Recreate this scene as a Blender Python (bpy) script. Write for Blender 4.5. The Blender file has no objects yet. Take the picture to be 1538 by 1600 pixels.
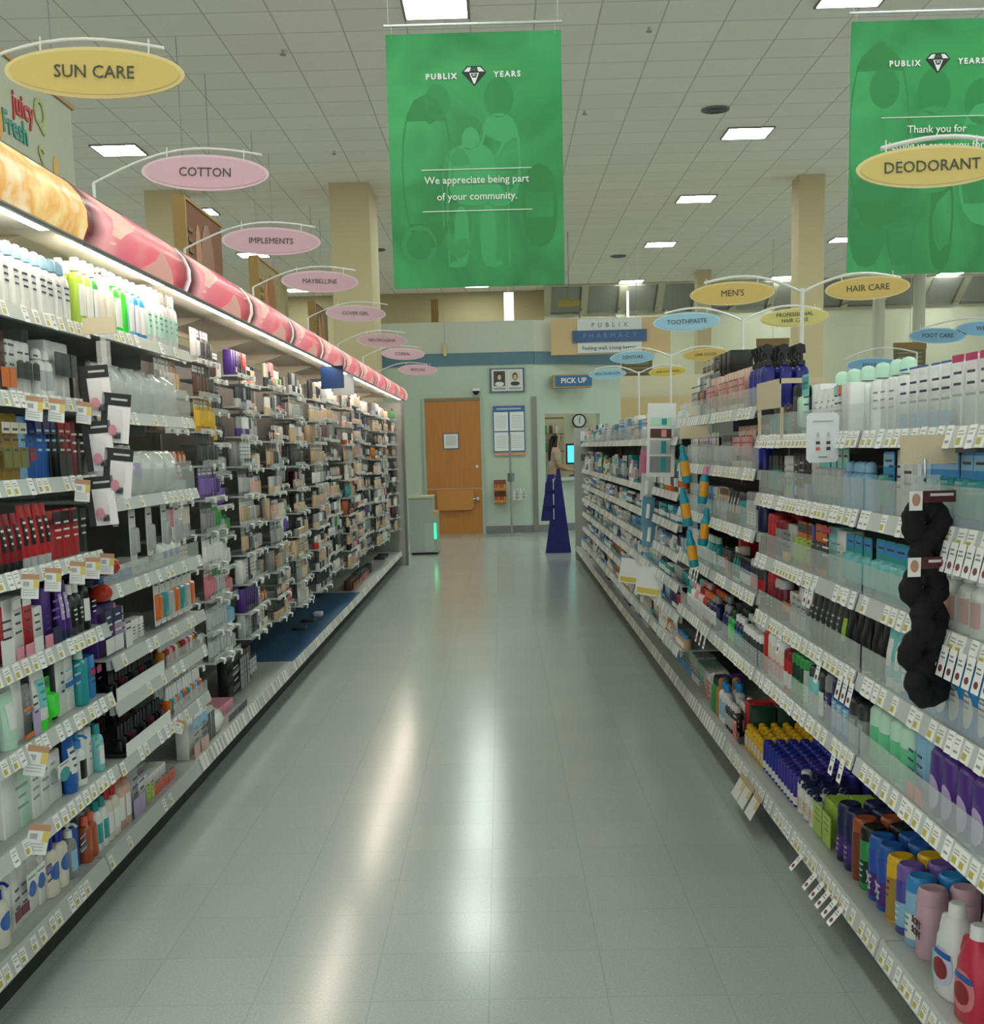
import bpy, bmesh, math, random
from mathutils import Vector, Matrix
random.seed(11)
PI = math.pi
S = bpy.context.scene
C = S.collection

# ------------------------------------------------------------------ camera, world, exposure
FPX = 1960.0
PPX, PPY = 769.0, 990.0
EYE = Vector((0, 0, 1.4))
def setup_camera():
    a = Vector(((783 - PPX) / FPX, (700 - PPY) / FPX, 1)).normalized()
    t = .0245
    yv = FPX * FPX / (290 - 14 * t)
    dn = Vector((t * yv / FPX, yv / FPX, 1)).normalized()
    r = dn.cross(a)
    rows = (r, a, -dn)                       # world X, Y, Z in camera (x right, y down, z forward)
    m = Matrix(((rows[0].x, -rows[0].y, -rows[0].z, EYE.x),
                (rows[1].x, -rows[1].y, -rows[1].z, EYE.y),
                (rows[2].x, -rows[2].y, -rows[2].z, EYE.z),
                (0, 0, 0, 1)))
    cd = bpy.data.cameras.new('camera')
    cd.sensor_fit = 'VERTICAL'
    cd.sensor_height = 36
    cd.lens = FPX / 1600 * 36
    cd.shift_y = (PPY - 800) / 1600
    cd.clip_start = .05
    cd.clip_end = 200
    o = bpy.data.objects.new('camera', cd)
    C.objects.link(o)
    o.matrix_world = m
    S.camera = o
setup_camera()
S.view_settings.view_transform = 'Standard'
S.view_settings.look = 'None'
S.view_settings.gamma = 1
S.view_settings.use_curve_mapping = False
S.view_settings.exposure = 0.58
w = bpy.data.worlds.new('store_fill')
w.use_nodes = True
w.node_tree.nodes['Background'].inputs[0].default_value = (.96, 1, .97, 1)
w.node_tree.nodes['Background'].inputs[1].default_value = .62  # added even fill light in place of the unseen rest of the store
S.world = w
PANEL_LIGHT = 27.0
CANOPY_LIGHT = 13.0
try:
    S.cycles.max_bounces = 7
    S.cycles.diffuse_bounces = 3
    S.cycles.transparent_max_bounces = 12
    S.cycles.sample_clamp_indirect = 6
except Exception:
    pass

# ------------------------------------------------------------------ materials
PAL = dict(white='#e9eae6', cream='#e3dcc6', ivory='#dcd6c4', tan='#c9b48c', beige='#cdb795', gold='#a98a3a', yellow='#e6b91e',
  amber='#c07a22', orange='#e2701f', coral='#e56a52', red='#c0242a', crimson='#8f1520', burgundy='#6b1230', pink='#e79aaa', rose='#d77c86',
  magenta='#c2286a', purple='#4b2a82', violet='#7a5fb0', lavender='#b9a6cf', navy='#1c2350', cobalt='#1d2f9c', blue='#1f5fb0', azure='#2f8fd0',
  sky='#8fbfdd', teal='#1f9a9a', aqua='#7fcfcc', mint='#bfe6cf', green='#2f9a4a', lime='#a9cc4a', neon='#3be83a', forest='#16402c', olive='#77773a',
  brown='#5a3726', chestnut='#7a3f22', copper='#a8532c', grey='#8f9192', silver='#b9bcbc', charcoal='#3a3b3f', black='#131316', blush='#d9b3a5', sand='#bfa583')
_m = {}
def lin(h):
    h = PAL.get(h, h).lstrip('#')
    h = ''.join(x * 2 for x in h) if len(h) == 3 else h
    return tuple(((x / 12.92) if x <= .04045 else ((x + .055) / 1.055) ** 2.4) for x in (int(h[i:i + 2], 16) / 255 for i in (0, 2, 4))) + (1,)
def M(c, rough=.42, metal=0., emit=0., spec=.5):
    k = (c, rough, metal, emit, spec)
    if k in _m: return _m[k]
    m = bpy.data.materials.new('paint_' + str(c).strip('#'))
    m.use_nodes = True
    b = m.node_tree.nodes['Principled BSDF']
    b.inputs['Base Color'].default_value = lin(c)
    b.inputs['Roughness'].default_value = rough
    b.inputs['Metallic'].default_value = metal
    b.inputs['Specular IOR Level'].default_value = spec
    if emit:
        b.inputs['Emission Color'].default_value = lin(c)
        b.inputs['Emission Strength'].default_value = emit
    _m[k] = m
    return m
def nodes(name):
    m = bpy.data.materials.new(name); m.use_nodes = True
    nt = m.node_tree
    return m, nt, nt.nodes['Principled BSDF'], (lambda t, **kw: _node(nt, t, kw)), nt.links.new
def _node(nt, t, kw):
    n = nt.nodes.new(t)
    for k, v in kw.items():
        if k in n.inputs.keys(): n.inputs[k].default_value = v
        else: setattr(n, k, v)
    return n
def clear_mat(name, tint, alpha, rough=.12):
    m, nt, b, N, L = nodes(name)
    b.inputs['Base Color'].default_value = lin(tint)
    b.inputs['Roughness'].default_value = rough
    b.inputs['Alpha'].default_value = alpha
    return m
ACRYLIC = clear_mat('clear_acrylic', '#dfe6e2', .30)
FILM = clear_mat('clear_film', '#f2f4f2', .22, .12)
def noisy(name, c1, c2, scale, rough=.5, detail=4, bump=0, spec=.5):
    m, nt, b, N, L = nodes(name)
    tc = N('ShaderNodeTexCoord'); nz = N('ShaderNodeTexNoise', Scale=scale, Detail=detail)
    mx = N('ShaderNodeMix', data_type='RGBA')
    mx.inputs[6].default_value = lin(c1); mx.inputs[7].default_value = lin(c2)
    L(tc.outputs['Object'], nz.inputs['Vector']); L(nz.outputs[0], mx.inputs[0]); L(mx.outputs[2], b.inputs['Base Color'])
    b.inputs['Roughness'].default_value = rough
    b.inputs['Specular IOR Level'].default_value = spec
    if bump:
        bp = N('ShaderNodeBump', Strength=bump); L(nz.outputs[0], bp.inputs['Height']); L(bp.outputs[0], b.inputs['Normal'])
    return m
def floor_mat():
    m, nt, b, N, L = nodes('vinyl_tile')
    tc = N('ShaderNodeTexCoord')
    mp = N('ShaderNodeMapping'); mp.inputs['Location'].default_value = (.063, .0, 0)
    L(tc.outputs['Object'], mp.inputs[0])
    bk = N('ShaderNodeTexBrick', offset=0.0, squash=1.0)
    bk.inputs['Scale'].default_value = 1; bk.inputs['Mortar Size'].default_value = .0010
    bk.inputs['Brick Width'].default_value = .305; bk.inputs['Row Height'].default_value = .305
    bk.inputs['Color1'].default_value = lin('#a4aeab'); bk.inputs['Color2'].default_value = lin('#aab1ac'); bk.inputs['Mortar'].default_value = lin('#909a96')
    L(mp.outputs[0], bk.inputs['Vector'])
    n1 = N('ShaderNodeTexNoise', Scale=160, Detail=3); n2 = N('ShaderNodeTexNoise', Scale=.7, Detail=3)
    L(tc.outputs['Object'], n1.inputs['Vector']); L(tc.outputs['Object'], n2.inputs['Vector'])
    mr = N('ShaderNodeMapRange'); mr.inputs[1].default_value = .3; mr.inputs[2].default_value = .7; mr.inputs[3].default_value = .88; mr.inputs[4].default_value = 1.10
    L(n1.outputs[0], mr.inputs[0])
    mm = N('ShaderNodeMix', data_type='RGBA', blend_type='MULTIPLY'); mm.inputs[0].default_value = 1
    L(bk.outputs[0], mm.inputs[6]); L(mr.outputs[0], mm.inputs[7])
    L(mm.outputs[2], b.inputs['Base Color'])
    r = N('ShaderNodeMapRange'); r.inputs[3].default_value = .15; r.inputs[4].default_value = .20
    L(n2.outputs[0], r.inputs[0]); L(r.outputs[0], b.inputs['Roughness'])
    b.inputs['Specular IOR Level'].default_value = .42
    bp = N('ShaderNodeBump', Strength=.03, Distance=.01); n3 = N('ShaderNodeTexNoise', Scale=3.5, Detail=2)
    L(tc.outputs['Object'], n3.inputs['Vector']); L(n3.outputs[0], bp.inputs['Height']); L(bp.outputs[0], b.inputs['Normal'])
    return m
def ceiling_mat():
    m, nt, b, N, L = nodes('ceiling_tile')
    tc = N('ShaderNodeTexCoord'); mp = N('ShaderNodeMapping'); mp.inputs['Location'].default_value = (.20, .03, 0)
    L(tc.outputs['Object'], mp.inputs[0])
    bk = N('ShaderNodeTexBrick', offset=0.0, squash=1.0)
    bk.inputs['Scale'].default_value = 1; bk.inputs['Mortar Size'].default_value = .009
    bk.inputs['Brick Width'].default_value = .61; bk.inputs['Row Height'].default_value = .61
    bk.inputs['Color1'].default_value = lin('#f6f0e4'); bk.inputs['Color2'].default_value = lin('#f1ebdf'); bk.inputs['Mortar'].default_value = lin('#c9c5b8')
    L(mp.outputs[0], bk.inputs['Vector']); L(bk.outputs[0], b.inputs['Base Color'])
    b.inputs['Roughness'].default_value = .9
    return m
def wood_mat(name, c1, c2, axis='Z'):
    m, nt, b, N, L = nodes(name)
    tc = N('ShaderNodeTexCoord'); mp = N('ShaderNodeMapping')
    mp.inputs['Scale'].default_value = (14, 14, .9) if axis == 'Z' else (14, .9, 14)
    nz = N('ShaderNodeTexNoise', Scale=2.2, Detail=5, Distortion=.6)
    mx = N('ShaderNodeMix', data_type='RGBA'); mx.inputs[6].default_value = lin(c1); mx.inputs[7].default_value = lin(c2)
    L(tc.outputs['Object'], mp.inputs[0]); L(mp.outputs[0], nz.inputs['Vector']); L(nz.outputs[0], mx.inputs[0]); L(mx.outputs[2], b.inputs['Base Color'])
    b.inputs['Roughness'].default_value = .4
    return m
def rail_mat():
    m, nt, b, N, L = nodes('tag_rail')
    tc = N('ShaderNodeTexCoord'); sp = N('ShaderNodeSeparateXYZ'); L(tc.outputs['Object'], sp.inputs[0])
    a = N('ShaderNodeMath', operation='MULTIPLY'); a.inputs[1].default_value = 15.5; L(sp.outputs['Y'], a.inputs[0])
    fr = N('ShaderNodeMath', operation='FRACT'); L(a.outputs[0], fr.inputs[0])
    fl = N('ShaderNodeMath', operation='FLOOR'); L(a.outputs[0], fl.inputs[0])
    wn = N('ShaderNodeTexWhiteNoise', noise_dimensions='1D'); L(fl.outputs[0], wn.inputs['W'])
    th = N('ShaderNodeMath', operation='MULTIPLY'); th.inputs[1].default_value = .85; L(wn.outputs[0], th.inputs[0])
    lt = N('ShaderNodeMath', operation='LESS_THAN'); L(fr.outputs[0], lt.inputs[0]); L(th.outputs[0], lt.inputs[1])
    mx = N('ShaderNodeMix', data_type='RGBA'); mx.inputs[6].default_value = lin('#b2b5b0'); mx.inputs[7].default_value = lin('#ecece6')
    L(lt.outputs[0], mx.inputs[0]); L(mx.outputs[2], b.inputs['Base Color']); b.inputs['Roughness'].default_value = .35
    return m
RAILTAG = rail_mat()
STEEL = M('#a9adaa', .4)
SHELFM = M('#b3b7b3', .38)
BACKM = noisy('pegboard', '#6a6a65', '#5f5f5a', 30, .6)
DARK = M('#1c1d1d', .6)
CHROME = M('#c9cbcb', .18, 1.)

# ------------------------------------------------------------------ mesh building
class MB:
    def __init__(s): s.v = []; s.f = []; s.m = []; s.mats = []
    def mi(s, m):
        if isinstance(m, str): m = M(m)
        if m not in s.mats: s.mats.append(m)
        return s.mats.index(m)
    def face(s, pts, m):
        i = len(s.v); s.v += [tuple(p) for p in pts]; s.f.append(tuple(range(i, i + len(pts)))); s.m.append(s.mi(m))
    def box(s, x0, y0, z0, x1, y1, z1, m):
        i = len(s.v)
        s.v += [(x0, y0, z0), (x1, y0, z0), (x1, y1, z0), (x0, y1, z0), (x0, y0, z1), (x1, y0, z1), (x1, y1, z1), (x0, y1, z1)]
        for q in ((0, 3, 2, 1), (4, 5, 6, 7), (0, 1, 5, 4), (1, 2, 6, 5), (2, 3, 7, 6), (3, 0, 4, 7)):
            s.f.append(tuple(i + k for k in q)); s.m.append(s.mi(m))
        return s
    def loft(s, rings, m, caps=(1, 1), closed=True):
        i = len(s.v); n = len(rings[0]); k = s.mi(m)
        for r in rings: s.v += [tuple(p) for p in r]
        for a in range(len(rings) - 1):
            for b in range(n if closed else n - 1):
                c = (b + 1) % n
                s.f.append((i + a * n + b, i + a * n + c, i + (a + 1) * n + c, i + (a + 1) * n + b)); s.m.append(k)
        if caps[0]: s.f.append(tuple(i + b for b in reversed(range(n)))); s.m.append(k)
        if caps[1]: s.f.append(tuple(i + (len(rings) - 1) * n + b for b in range(n))); s.m.append(k)
        return s
    def sup(s, secs, m, n=14, caps=(1, 1), cx=0, cy=0):
        return s.loft([ring(q[1], q[2], q[0], q[3] if len(q) > 3 else 2, n, cx, cy) for q in secs], m, caps)
    def cyl(s, p, q, r, m, n=10, r2=None):
        p, q = Vector(p), Vector(q); d = (q - p).normalized()
        u = d.orthogonal().normalized(); v = d.cross(u)
        r2 = r if r2 is None else r2
        return s.loft([[pt + (u * math.cos(t) + v * math.sin(t)) * rr for t in (2 * PI * k / n for k in range(n))] for pt, rr in ((p, r), (q, r2))], m)
    def tube(s, pts, r, m, n=7):
        pts = [Vector(p) for p in pts]; rings = []
        for k, p in enumerate(pts):
            d = (pts[min(k + 1, len(pts) - 1)] - pts[max(k - 1, 0)]).normalized()
            u = d.cross(Vector((.3, .91, .27))).normalized(); v = d.cross(u)
            rings.append([p + (u * math.cos(t) + v * math.sin(t)) * r for t in (2 * PI * j / n for j in range(n))])
        return s.loft(rings, m)
    def cbox(s, w, d, h, m, c=.003, x=0, y=0, z=0):
        # chamfered carton: x in [x-d, x], y centred
        def oc(e): 
            a, b = d / 2 - e, w / 2 - e
            return [(x - d / 2 + px, y + py) for px, py in ((a, b - c), (a - c, b), (-a + c, b), (-a, b - c), (-a, -b + c), (-a + c, -b), (a - c, -b), (a, -b + c))]
        return s.loft([[(p[0], p[1], zz) for p in oc(e)] for zz, e in ((z, c * .6), (z + c, 0), (z + h - c, 0), (z + h, c * .6))], m)
    def prism(s, pts, y0, y1, m):
        # outline in (x, z), extruded along y
        return s.loft([[(p[0], y0, p[1]) for p in pts], [(p[0], y1, p[1]) for p in pts]], m)
    def plate(s, pts, x0, x1, m):
        # outline in (y, z), extruded along x
        return s.loft([[(x0, p[0], p[1]) for p in pts], [(x1, p[0], p[1]) for p in pts]], m)
    def mesh(s, name, sharp=.7):
        me = bpy.data.meshes.new(name)
        me.from_pydata(s.v, [], s.f)
        for m in s.mats: me.materials.append(m)
        me.polygons.foreach_set('material_index', s.m)
        bm = bmesh.new(); bm.from_mesh(me); bmesh.ops.recalc_face_normals(bm, faces=bm.faces); bm.to_mesh(me); bm.free()
        me.polygons.foreach_set('use_smooth', [True] * len(s.f))
        me.set_sharp_from_angle(angle=sharp)
        me.update()
        return me
def ring(rx, ry, z, e=2, n=14, cx=0, cy=0):
    out = []
    for k in range(n):
        t = 2 * PI * k / n; c, q = math.cos(t), math.sin(t)
        out.append((cx + rx * math.copysign(abs(c) ** (2 / e), c), cy + ry * math.copysign(abs(q) ** (2 / e), q), z))
    return out
def ob(name, mb, parent=None, loc=(0, 0, 0), rot=(0, 0, 0), sharp=.7):
    me = mb.mesh(name, sharp) if isinstance(mb, MB) else mb
    o = bpy.data.objects.new(name, me); C.objects.link(o)
    o.location = loc; o.rotation_euler = rot
    if parent: o.parent = parent
    return o
def empty(name, loc, rz=0):
    o = bpy.data.objects.new(name, None); C.objects.link(o); o.location = loc; o.rotation_euler = (0, 0, rz); o.empty_display_size = .05
    return o
def tag(o, label, cat, group=None):
    o['label'] = label; o['category'] = cat
    if group: o['group'] = group
    return o
def struct(o):
    o['kind'] = 'structure'; return o
def lettering(body, size, loc, m, parent=None, name='lettering', rot=(PI / 2, 0, 0), ext=.0012, space=1.0, bold=0.0, sx=1.0):
    cu = bpy.data.curves.new(name, 'FONT'); cu.body = body; cu.size = size; cu.align_x = 'CENTER'; cu.align_y = 'CENTER'
    cu.extrude = ext; cu.space_character = space; cu.offset = bold; cu.resolution_u = 2
    t = bpy.data.objects.new(name, cu)
    C.objects.link(t)
    bpy.context.view_layer.update()
    me = bpy.data.meshes.new_from_object(t.evaluated_get(bpy.context.evaluated_depsgraph_get()))
    bpy.data.objects.remove(t)
    me.materials.clear(); me.materials.append(m)
    o = bpy.data.objects.new(name, me); C.objects.link(o)
    o.location = loc; o.rotation_euler = rot; o.scale = (sx, 1, 1)
    if parent: o.parent = parent
    return o
def ordn(n):
    s = {1: 'first', 2: 'second', 3: 'third', 4: 'fourth', 5: 'fifth', 6: 'sixth', 7: 'seventh', 8: 'eighth', 9: 'ninth', 10: 'tenth'}
    if n in s: return s[n]
    return f"{n}{'th' if 10 < n % 100 < 14 else {1: 'st', 2: 'nd', 3: 'rd'}.get(n % 10, 'th')}"

# ------------------------------------------------------------------ store shell
CEIL = 5.4
def shell():
    mb = MB(); mb.box(-17, -5, -.1, 18, 36, 0, floor_mat()); struct(ob('floor', mb))
    mb = MB(); mb.box(-17, -5, CEIL, 18, 34, CEIL + .1, ceiling_mat()); struct(ob('ceiling', mb))
    wallm = noisy('far_plaster', '#c9cab0', '#c2c3aa', 1.2, .8)
    mb = MB()
    mb.box(-17, 33.3, 0, 1.2, 33.4, CEIL, noisy('ochre_plaster', '#ada27c', '#a59a75', 1.2, .8)); mb.box(1.2, 33.3, 0, 18, 33.4, 4.78, wallm)
    struct(ob('wall_back', mb))
    # sloped clerestory band
    mul = M('#c9c5aa', .7); pane = M('#8d8c84', .35); dk = M('#5d5a4c', .6)
    y0, z0, y1, z1 = 32.3, 5.39, 33.3, 4.74
    mb = MB()
    mb.loft([[(1.2, y0, z0), (1.2, y1, z1), (1.2, y1 + .1, z1), (1.2, y1 + .1, z0)], [(18, y0, z0), (18, y1, z1), (18, y1 + .1, z1), (18, y1 + .1, z0)]], mul)
    struct(ob('wall_sloped', mb))
    for k in range(16):
        xa = 1.36 + .955 * k; xb = xa + .76
        f = MB(); L = lambda t: (y0 + (y1 - y0) * t - .012, z0 + (z1 - z0) * t - .012)
        a, b = L(.06), L(.9)
        f.loft([[(xa, a[0], a[1]), (xa, b[0], b[1]), (xa, b[0] + .03, b[1] + .03), (xa, a[0] + .03, a[1] + .03)], [(xb, a[0], a[1]), (xb, b[0], b[1]), (xb, b[0] + .03, b[1] + .03), (xb, a[0] + .03, a[1] + .03)]], pane)
        o = struct(ob(f'window_{k + 1}', f))
        s = MB(); s.box(xa, b[0] - .03, b[1] - .02, xb, b[0] + .03, b[1] + .05, dk); s.box(xb - .03, a[0], b[1], xb, b[0], b[1] + .02, dk)
        s.loft([[(xb - .04, a[0] - .02, a[1]), (xb, a[0] - .02, a[1]), (xb, a[0], a[1] - .03), (xb - .04, a[0], a[1] - .03)], [(xb - .04, b[0] - .02, b[1]), (xb, b[0] - .02, b[1]), (xb, b[0], b[1] - .03), (xb - .04, b[0], b[1] - .03)]], dk)
        ob('window_frame', s, o)
    # columns
    colm = noisy('column_paint', '#c9bd93', '#c2b68d', 2, .7)
    for i, (x0, x1, ya, yb) in enumerate(((-2.5, -1.9, 19.6, 20.85), (-5.34, -4.78, 19.8, 20.4), (4.63, 5.02, 19.9, 20.4), (4.68, 5.0, 30.2, 30.7), (-5.34, -4.9, 29.6, 30.1))):
        mb = MB(); mb.box(x0, ya, 0, x1, yb, CEIL, colm); mb.box(x0 - .02, ya - .02, 0, x1 + .02, yb + .02, .12, M('#77776f'))
        struct(ob('column' if i == 0 else 'column.%03d' % i, mb))
    # pharmacy front: straight wall with the door, then an angled wall with the counter opening
    mint = noisy('mint_paint', '#bccbbb', '#b6c6b6', 1.5, .6); pale = noisy('pale_paint', '#c8cbbd', '#c2c6b8', 1.5, .6); teal = M('#5b7d8a', .55)
    grey = M('#77797a', .5)
    mb = MB()
    mb.box(-2.2, 20.9, 0, -1.28, 21.02, 2.75, mint); mb.box(-.285, 20.9, 0, .57, 21.02, 2.75, mint); mb.box(-1.28, 20.9, 2.22, -.285, 21.02, 2.75, mint)
    mb.box(-2.2, 20.9, 2.94, .57, 21.02, 3.445, pale)
    struct(ob('wall_pharmacy', mb))
    A, B = Vector((.57, 20.9)), Vector((2.06, 21.75)); dv = (B - A).normalized(); nv = Vector((-dv.y, dv.x))
    def seg(mb, s0, s1, z0, z1, m, t0=0, t1=.12):
        p = [A + dv * s0 + nv * t0, A + dv * s1 + nv * t0, A + dv * s1 + nv * t1, A + dv * s0 + nv * t1]
        mb.loft([[(q.x, q.y, z0) for q in p], [(q.x, q.y, z1) for q in p]], m)
    Ls = (B - A).length
    mb = MB(); seg(mb, 0, .19, 0, 2.75, mint); seg(mb, .19, 1.28, 0, .84, mint); seg(mb, 1.28, Ls, 0, 2.75, mint); seg(mb, .19, 1.28, 1.94, 2.75, mint); seg(mb, 0, Ls, 2.94, 3.445, pale)
    struct(ob('wall_counter', mb))
    mb = MB(); mb.box(-2.2, 20.885, 2.745, .57, 21.03, 2.945, teal); seg(mb, 0, Ls, 2.745, 2.945, teal, -.015, .13); struct(ob('trim_1', mb))
    mb = MB(); mb.box(-.285, 20.885, 0, .57, 20.9, .12, grey); seg(mb, 0, Ls, 0, .12, grey, -.015, 0); struct(ob('baseboard_pharmacy', mb))
    mb = MB(); mb.box(.515, 20.87, 0, .6, 20.9, 2.22, M('#8c8b84', .35, .6)); struct(ob('trim_2', mb))      # metal corner guard
    mb = MB(); seg(mb, .2, 1.27, .842, .885, M('#b9bdb6', .3), -.16, .3); tag(ob('counter_top', mb), 'pale worktop in the pharmacy pick up opening', 'counter')
    # pharmacy inside
    inm = noisy('inner_wall', '#d3cfb4', '#cbc7ac', 2, .7)
    mb = MB(); mb.box(-2.2, 24.4, 0, 5.5, 24.5, 2.7, inm); struct(ob('wall_dispensary', mb))
    mb = MB(); mb.box(1.85, 24.0, 0, 4.0, 24.3, 2.28, M('#c9b584', .6)); tag(ob('storage_cabinet', mb), 'tan tall cabinet beyond the pharmacy wall end', 'cabinet')
    # wooden door
    w1 = wood_mat('door_oak', '#c98a42', '#ad6f2a'); w2 = wood_mat('door_shelf_oak', '#cd9048', '#b87c36', 'X')
    mb = MB(); mb.box(-1.235, 20.88, .755, -.33, 20.93, 2.18, w1); d = struct(ob('door_1', mb))
    mb = MB(); mb.box(-1.235, 20.88, .005, -.33, 20.93, .745, w1); ob('lower_leaf', mb, d)
    mb = MB(); mb.box(-1.285, 20.87, 0, -1.237, 21.0, 2.23, M('#aab7a8')); mb.box(-.328, 20.87, 0, -.28, 21.0, 2.23, M('#aab7a8')); mb.box(-1.237, 20.87, 2.183, -.328, 21.0, 2.23, M('#8d7a58')); ob('door_frame', mb, d)
    mb = MB(); mb.plate([(0, 0), (.3, 0), (.3, .01), (0, .01)], 0, .001, w2)
    mb = MB()
    pts = [(-.3, .33), (.3, .33), (.3, .06), (.27, .01), (.22, 0), (-.22, 0), (-.27, .01), (-.3, .06)]
    mb.loft([[(-.77 + p[0], 20.79, .40 + p[1]) for p in pts], [(-.77 + p[0], 20.878, .40 + p[1]) for p in pts]], w2); ob('folding_shelf', mb, d)
    mb = MB(); mb.cyl((-.4, 20.88, .585), (-.4, 20.84, .585), .028, CHROME); mb.tube([(-.4, 20.84, .585), (-.44, 20.83, .585), (-.5, 20.83, .57)], .011, CHROME); ob('door_handle', mb, d)
    mb = MB(); mb.cyl((-.4, 20.88, 1.11), (-.4, 20.86, 1.11), .025, CHROME); ob('deadbolt', mb, d)
    mb = MB(); mb.box(-.95, 20.868, 1.4, -.69, 20.879, 1.66, M('#4c5a86')); mb.box(-.935, 20.865, 1.415, -.705, 20.869, 1.645, 'white')
    n = ob('paper_notice', mb); tag(n, 'white paper notice taped in the middle of the wooden door', 'notice')
    pr = MB()
    for k in range(6): pr.box(-.9, 20.863, 1.6 - k * .026, -.74, 20.8655, 1.608 - k * .026, 'grey')
    ob('print', pr, n)
    # camera dome
    mb = MB(); mb.cyl((-.385, 20.82, 2.33), (-.385, 20.82, 2.37), .065, 'white', 14); mb.box(-.43, 20.82, 2.34, -.34, 20.9, 2.37, 'white'); o = tag(ob('security_camera', mb), 'black dome security camera above the wooden door corner', 'camera')
    mb = MB(); mb.sup([(2.33, .055, .055), (2.30, .05, .05), (2.275, .03, .03), (2.265, .008, .008)], M('black', .1), 14, cx=-.385, cy=20.82); ob('dome', mb, o)
shell()

# ceiling panels, vents
def ceiling_things():
    em = M('#f4fff8', .5, 0, PANEL_LIGHT); fr = M('#7b7b74', .6)
    f = MB(); t = .022
    f.box(-.305, -.305, -.018, .305, -.305 + t, .0, fr); f.box(-.305, .305 - t, -.018, .305, .305, 0, fr); f.box(-.305, -.305 + t, -.018, -.305 + t, .305 - t, 0, fr); f.box(.305 - t, -.305 + t, -.018, .305, .305 - t, 0, fr)
    fm = f.mesh('light_frame')
    p = MB(); p.box(-.283, -.283, -.012, .283, .283, -.004, em); pm = p.mesh('diffuser')
    cols = [(-9.3, 'first'), (-4.93, 'second'), (-.505, 'third'), (3.315, 'fourth'), (7.06, 'fifth'), (11.2, 'sixth')]
    rows = [-2.5, 2.4, 7.3, 12.16, 17.2, 21.56, 26.25, 32.0]
    for x, cn in cols:
        for i, y in enumerate(rows):
            o = empty('ceiling_light', (x, y, CEIL - .001))
            tag(o, f'square white ceiling light panel, {ordn(i + 1)} row deep, {cn} column across the store', 'ceiling light', 'square ceiling light panels')
            ob('frame', fm, o); ob('diffuser', pm, o)
    vm = M('#77776f', .6)
    for x, y, d in ((2.69, 15.98, 'round grey ceiling vent in front of a square light panel'), (2.6, 27.7, 'small round grey ceiling vent far down the store'), (-2.4, 26, 'round ceiling vent behind the pink signs')):
        mb = MB(); mb.cyl((x, y, CEIL - .02), (x, y, CEIL - .001), .17, vm, 20); o = tag(ob('ceiling_vent', mb), d, 'vent', 'round ceiling vents')
        g = MB()
        for r in (.06, .1, .14): 
            g.loft([ring(r, r, CEIL - .021, 2, 20, x, y), ring(r, r, CEIL - .027, 2, 20, x, y), ring(r - .012, r - .012, CEIL - .027, 2, 20, x, y), ring(r - .012, r - .012, CEIL - .021, 2, 20, x, y)], M('#5f5f59'), (0, 0))
        ob('grille', g, o)
    for x, y, d in ((1.53, 12.9, 'between the two green banners'), (1.1, 15.9, 'beyond the nearer ceiling sprinkler'), (-2.1, 13.3, 'above the cotton sign'), (-2.15, 17.6, 'above the wide column')):
        mb = MB(); mb.cyl((x, y, CEIL - .04), (x, y, CEIL), .014, CHROME, 8); mb.cyl((x, y, CEIL - .045), (x, y, CEIL - .04), .032, 'grey', 10); tag(ob('ceiling_sprinkler', mb), f'small ceiling sprinkler head {d}', 'sprinkler', 'ceiling sprinklers')
ceiling_things()

# ------------------------------------------------------------------ hanging oval signs
def arc_pts(x0, z0, x1, z1, rise, y, n=12):
    return [(x0 + (x1 - x0) * t, y, z0 + (z1 - z0) * t + rise * math.sin(PI * t)) for t in (k / n for k in range(n + 1))]
WHITEP = M('#e6e6e0', .35)
def oval(text, x, y, z, col, rim, tilt, size, label, word, wd=.45, ht=.122, lines=1, txtc='#4a4a3a'):
    o = empty('aisle_sign', (x, y, z)); o.rotation_euler = (0, tilt, 0)
    tag(o, label, 'sign', 'hanging oval aisle signs')
    def ell(a, b, y0, y1, m):
        mb = MB(); n = 40
        mb.loft([[(a * math.cos(2 * PI * k / n), yy, b * math.sin(2 * PI * k / n)) for k in range(n)] for yy in (y0, y1)], m); return mb
    ob('rim', ell(wd / 2, ht / 2, -.004, .004, M(rim, .35)), o)
    ob('sign_panel', ell(wd / 2 - .012, ht / 2 - .009, -.0065, .0065, M(col, .4)), o)
    if lines == 1: lettering(text, size, (0, -.0078, 0), M(txtc), o)
    else:
        for k, t in enumerate(text.split('\n')): lettering(t, size, (0, -.0078, (.5 - k) * size * 1.05), M(txtc), o)
    for sx in (-.3, .3):
        mb = MB(); zz = ht / 2 * math.sqrt(1 - (sx * 2) ** 2 * 1.0) - .004
        mb.cyl((sx * wd, 0, zz), (sx * wd, 0, ht / 2 + .022), .0022, WHITEP, 6); ob('hook', mb, o)
    return o
YEL, YELR, PNK, PNKR, BLU, BLUR = '#d6c070', '#e3d292', '#d8b4bc', '#e4c8ce', '#9ac6d8', '#b4d6e2'
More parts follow.
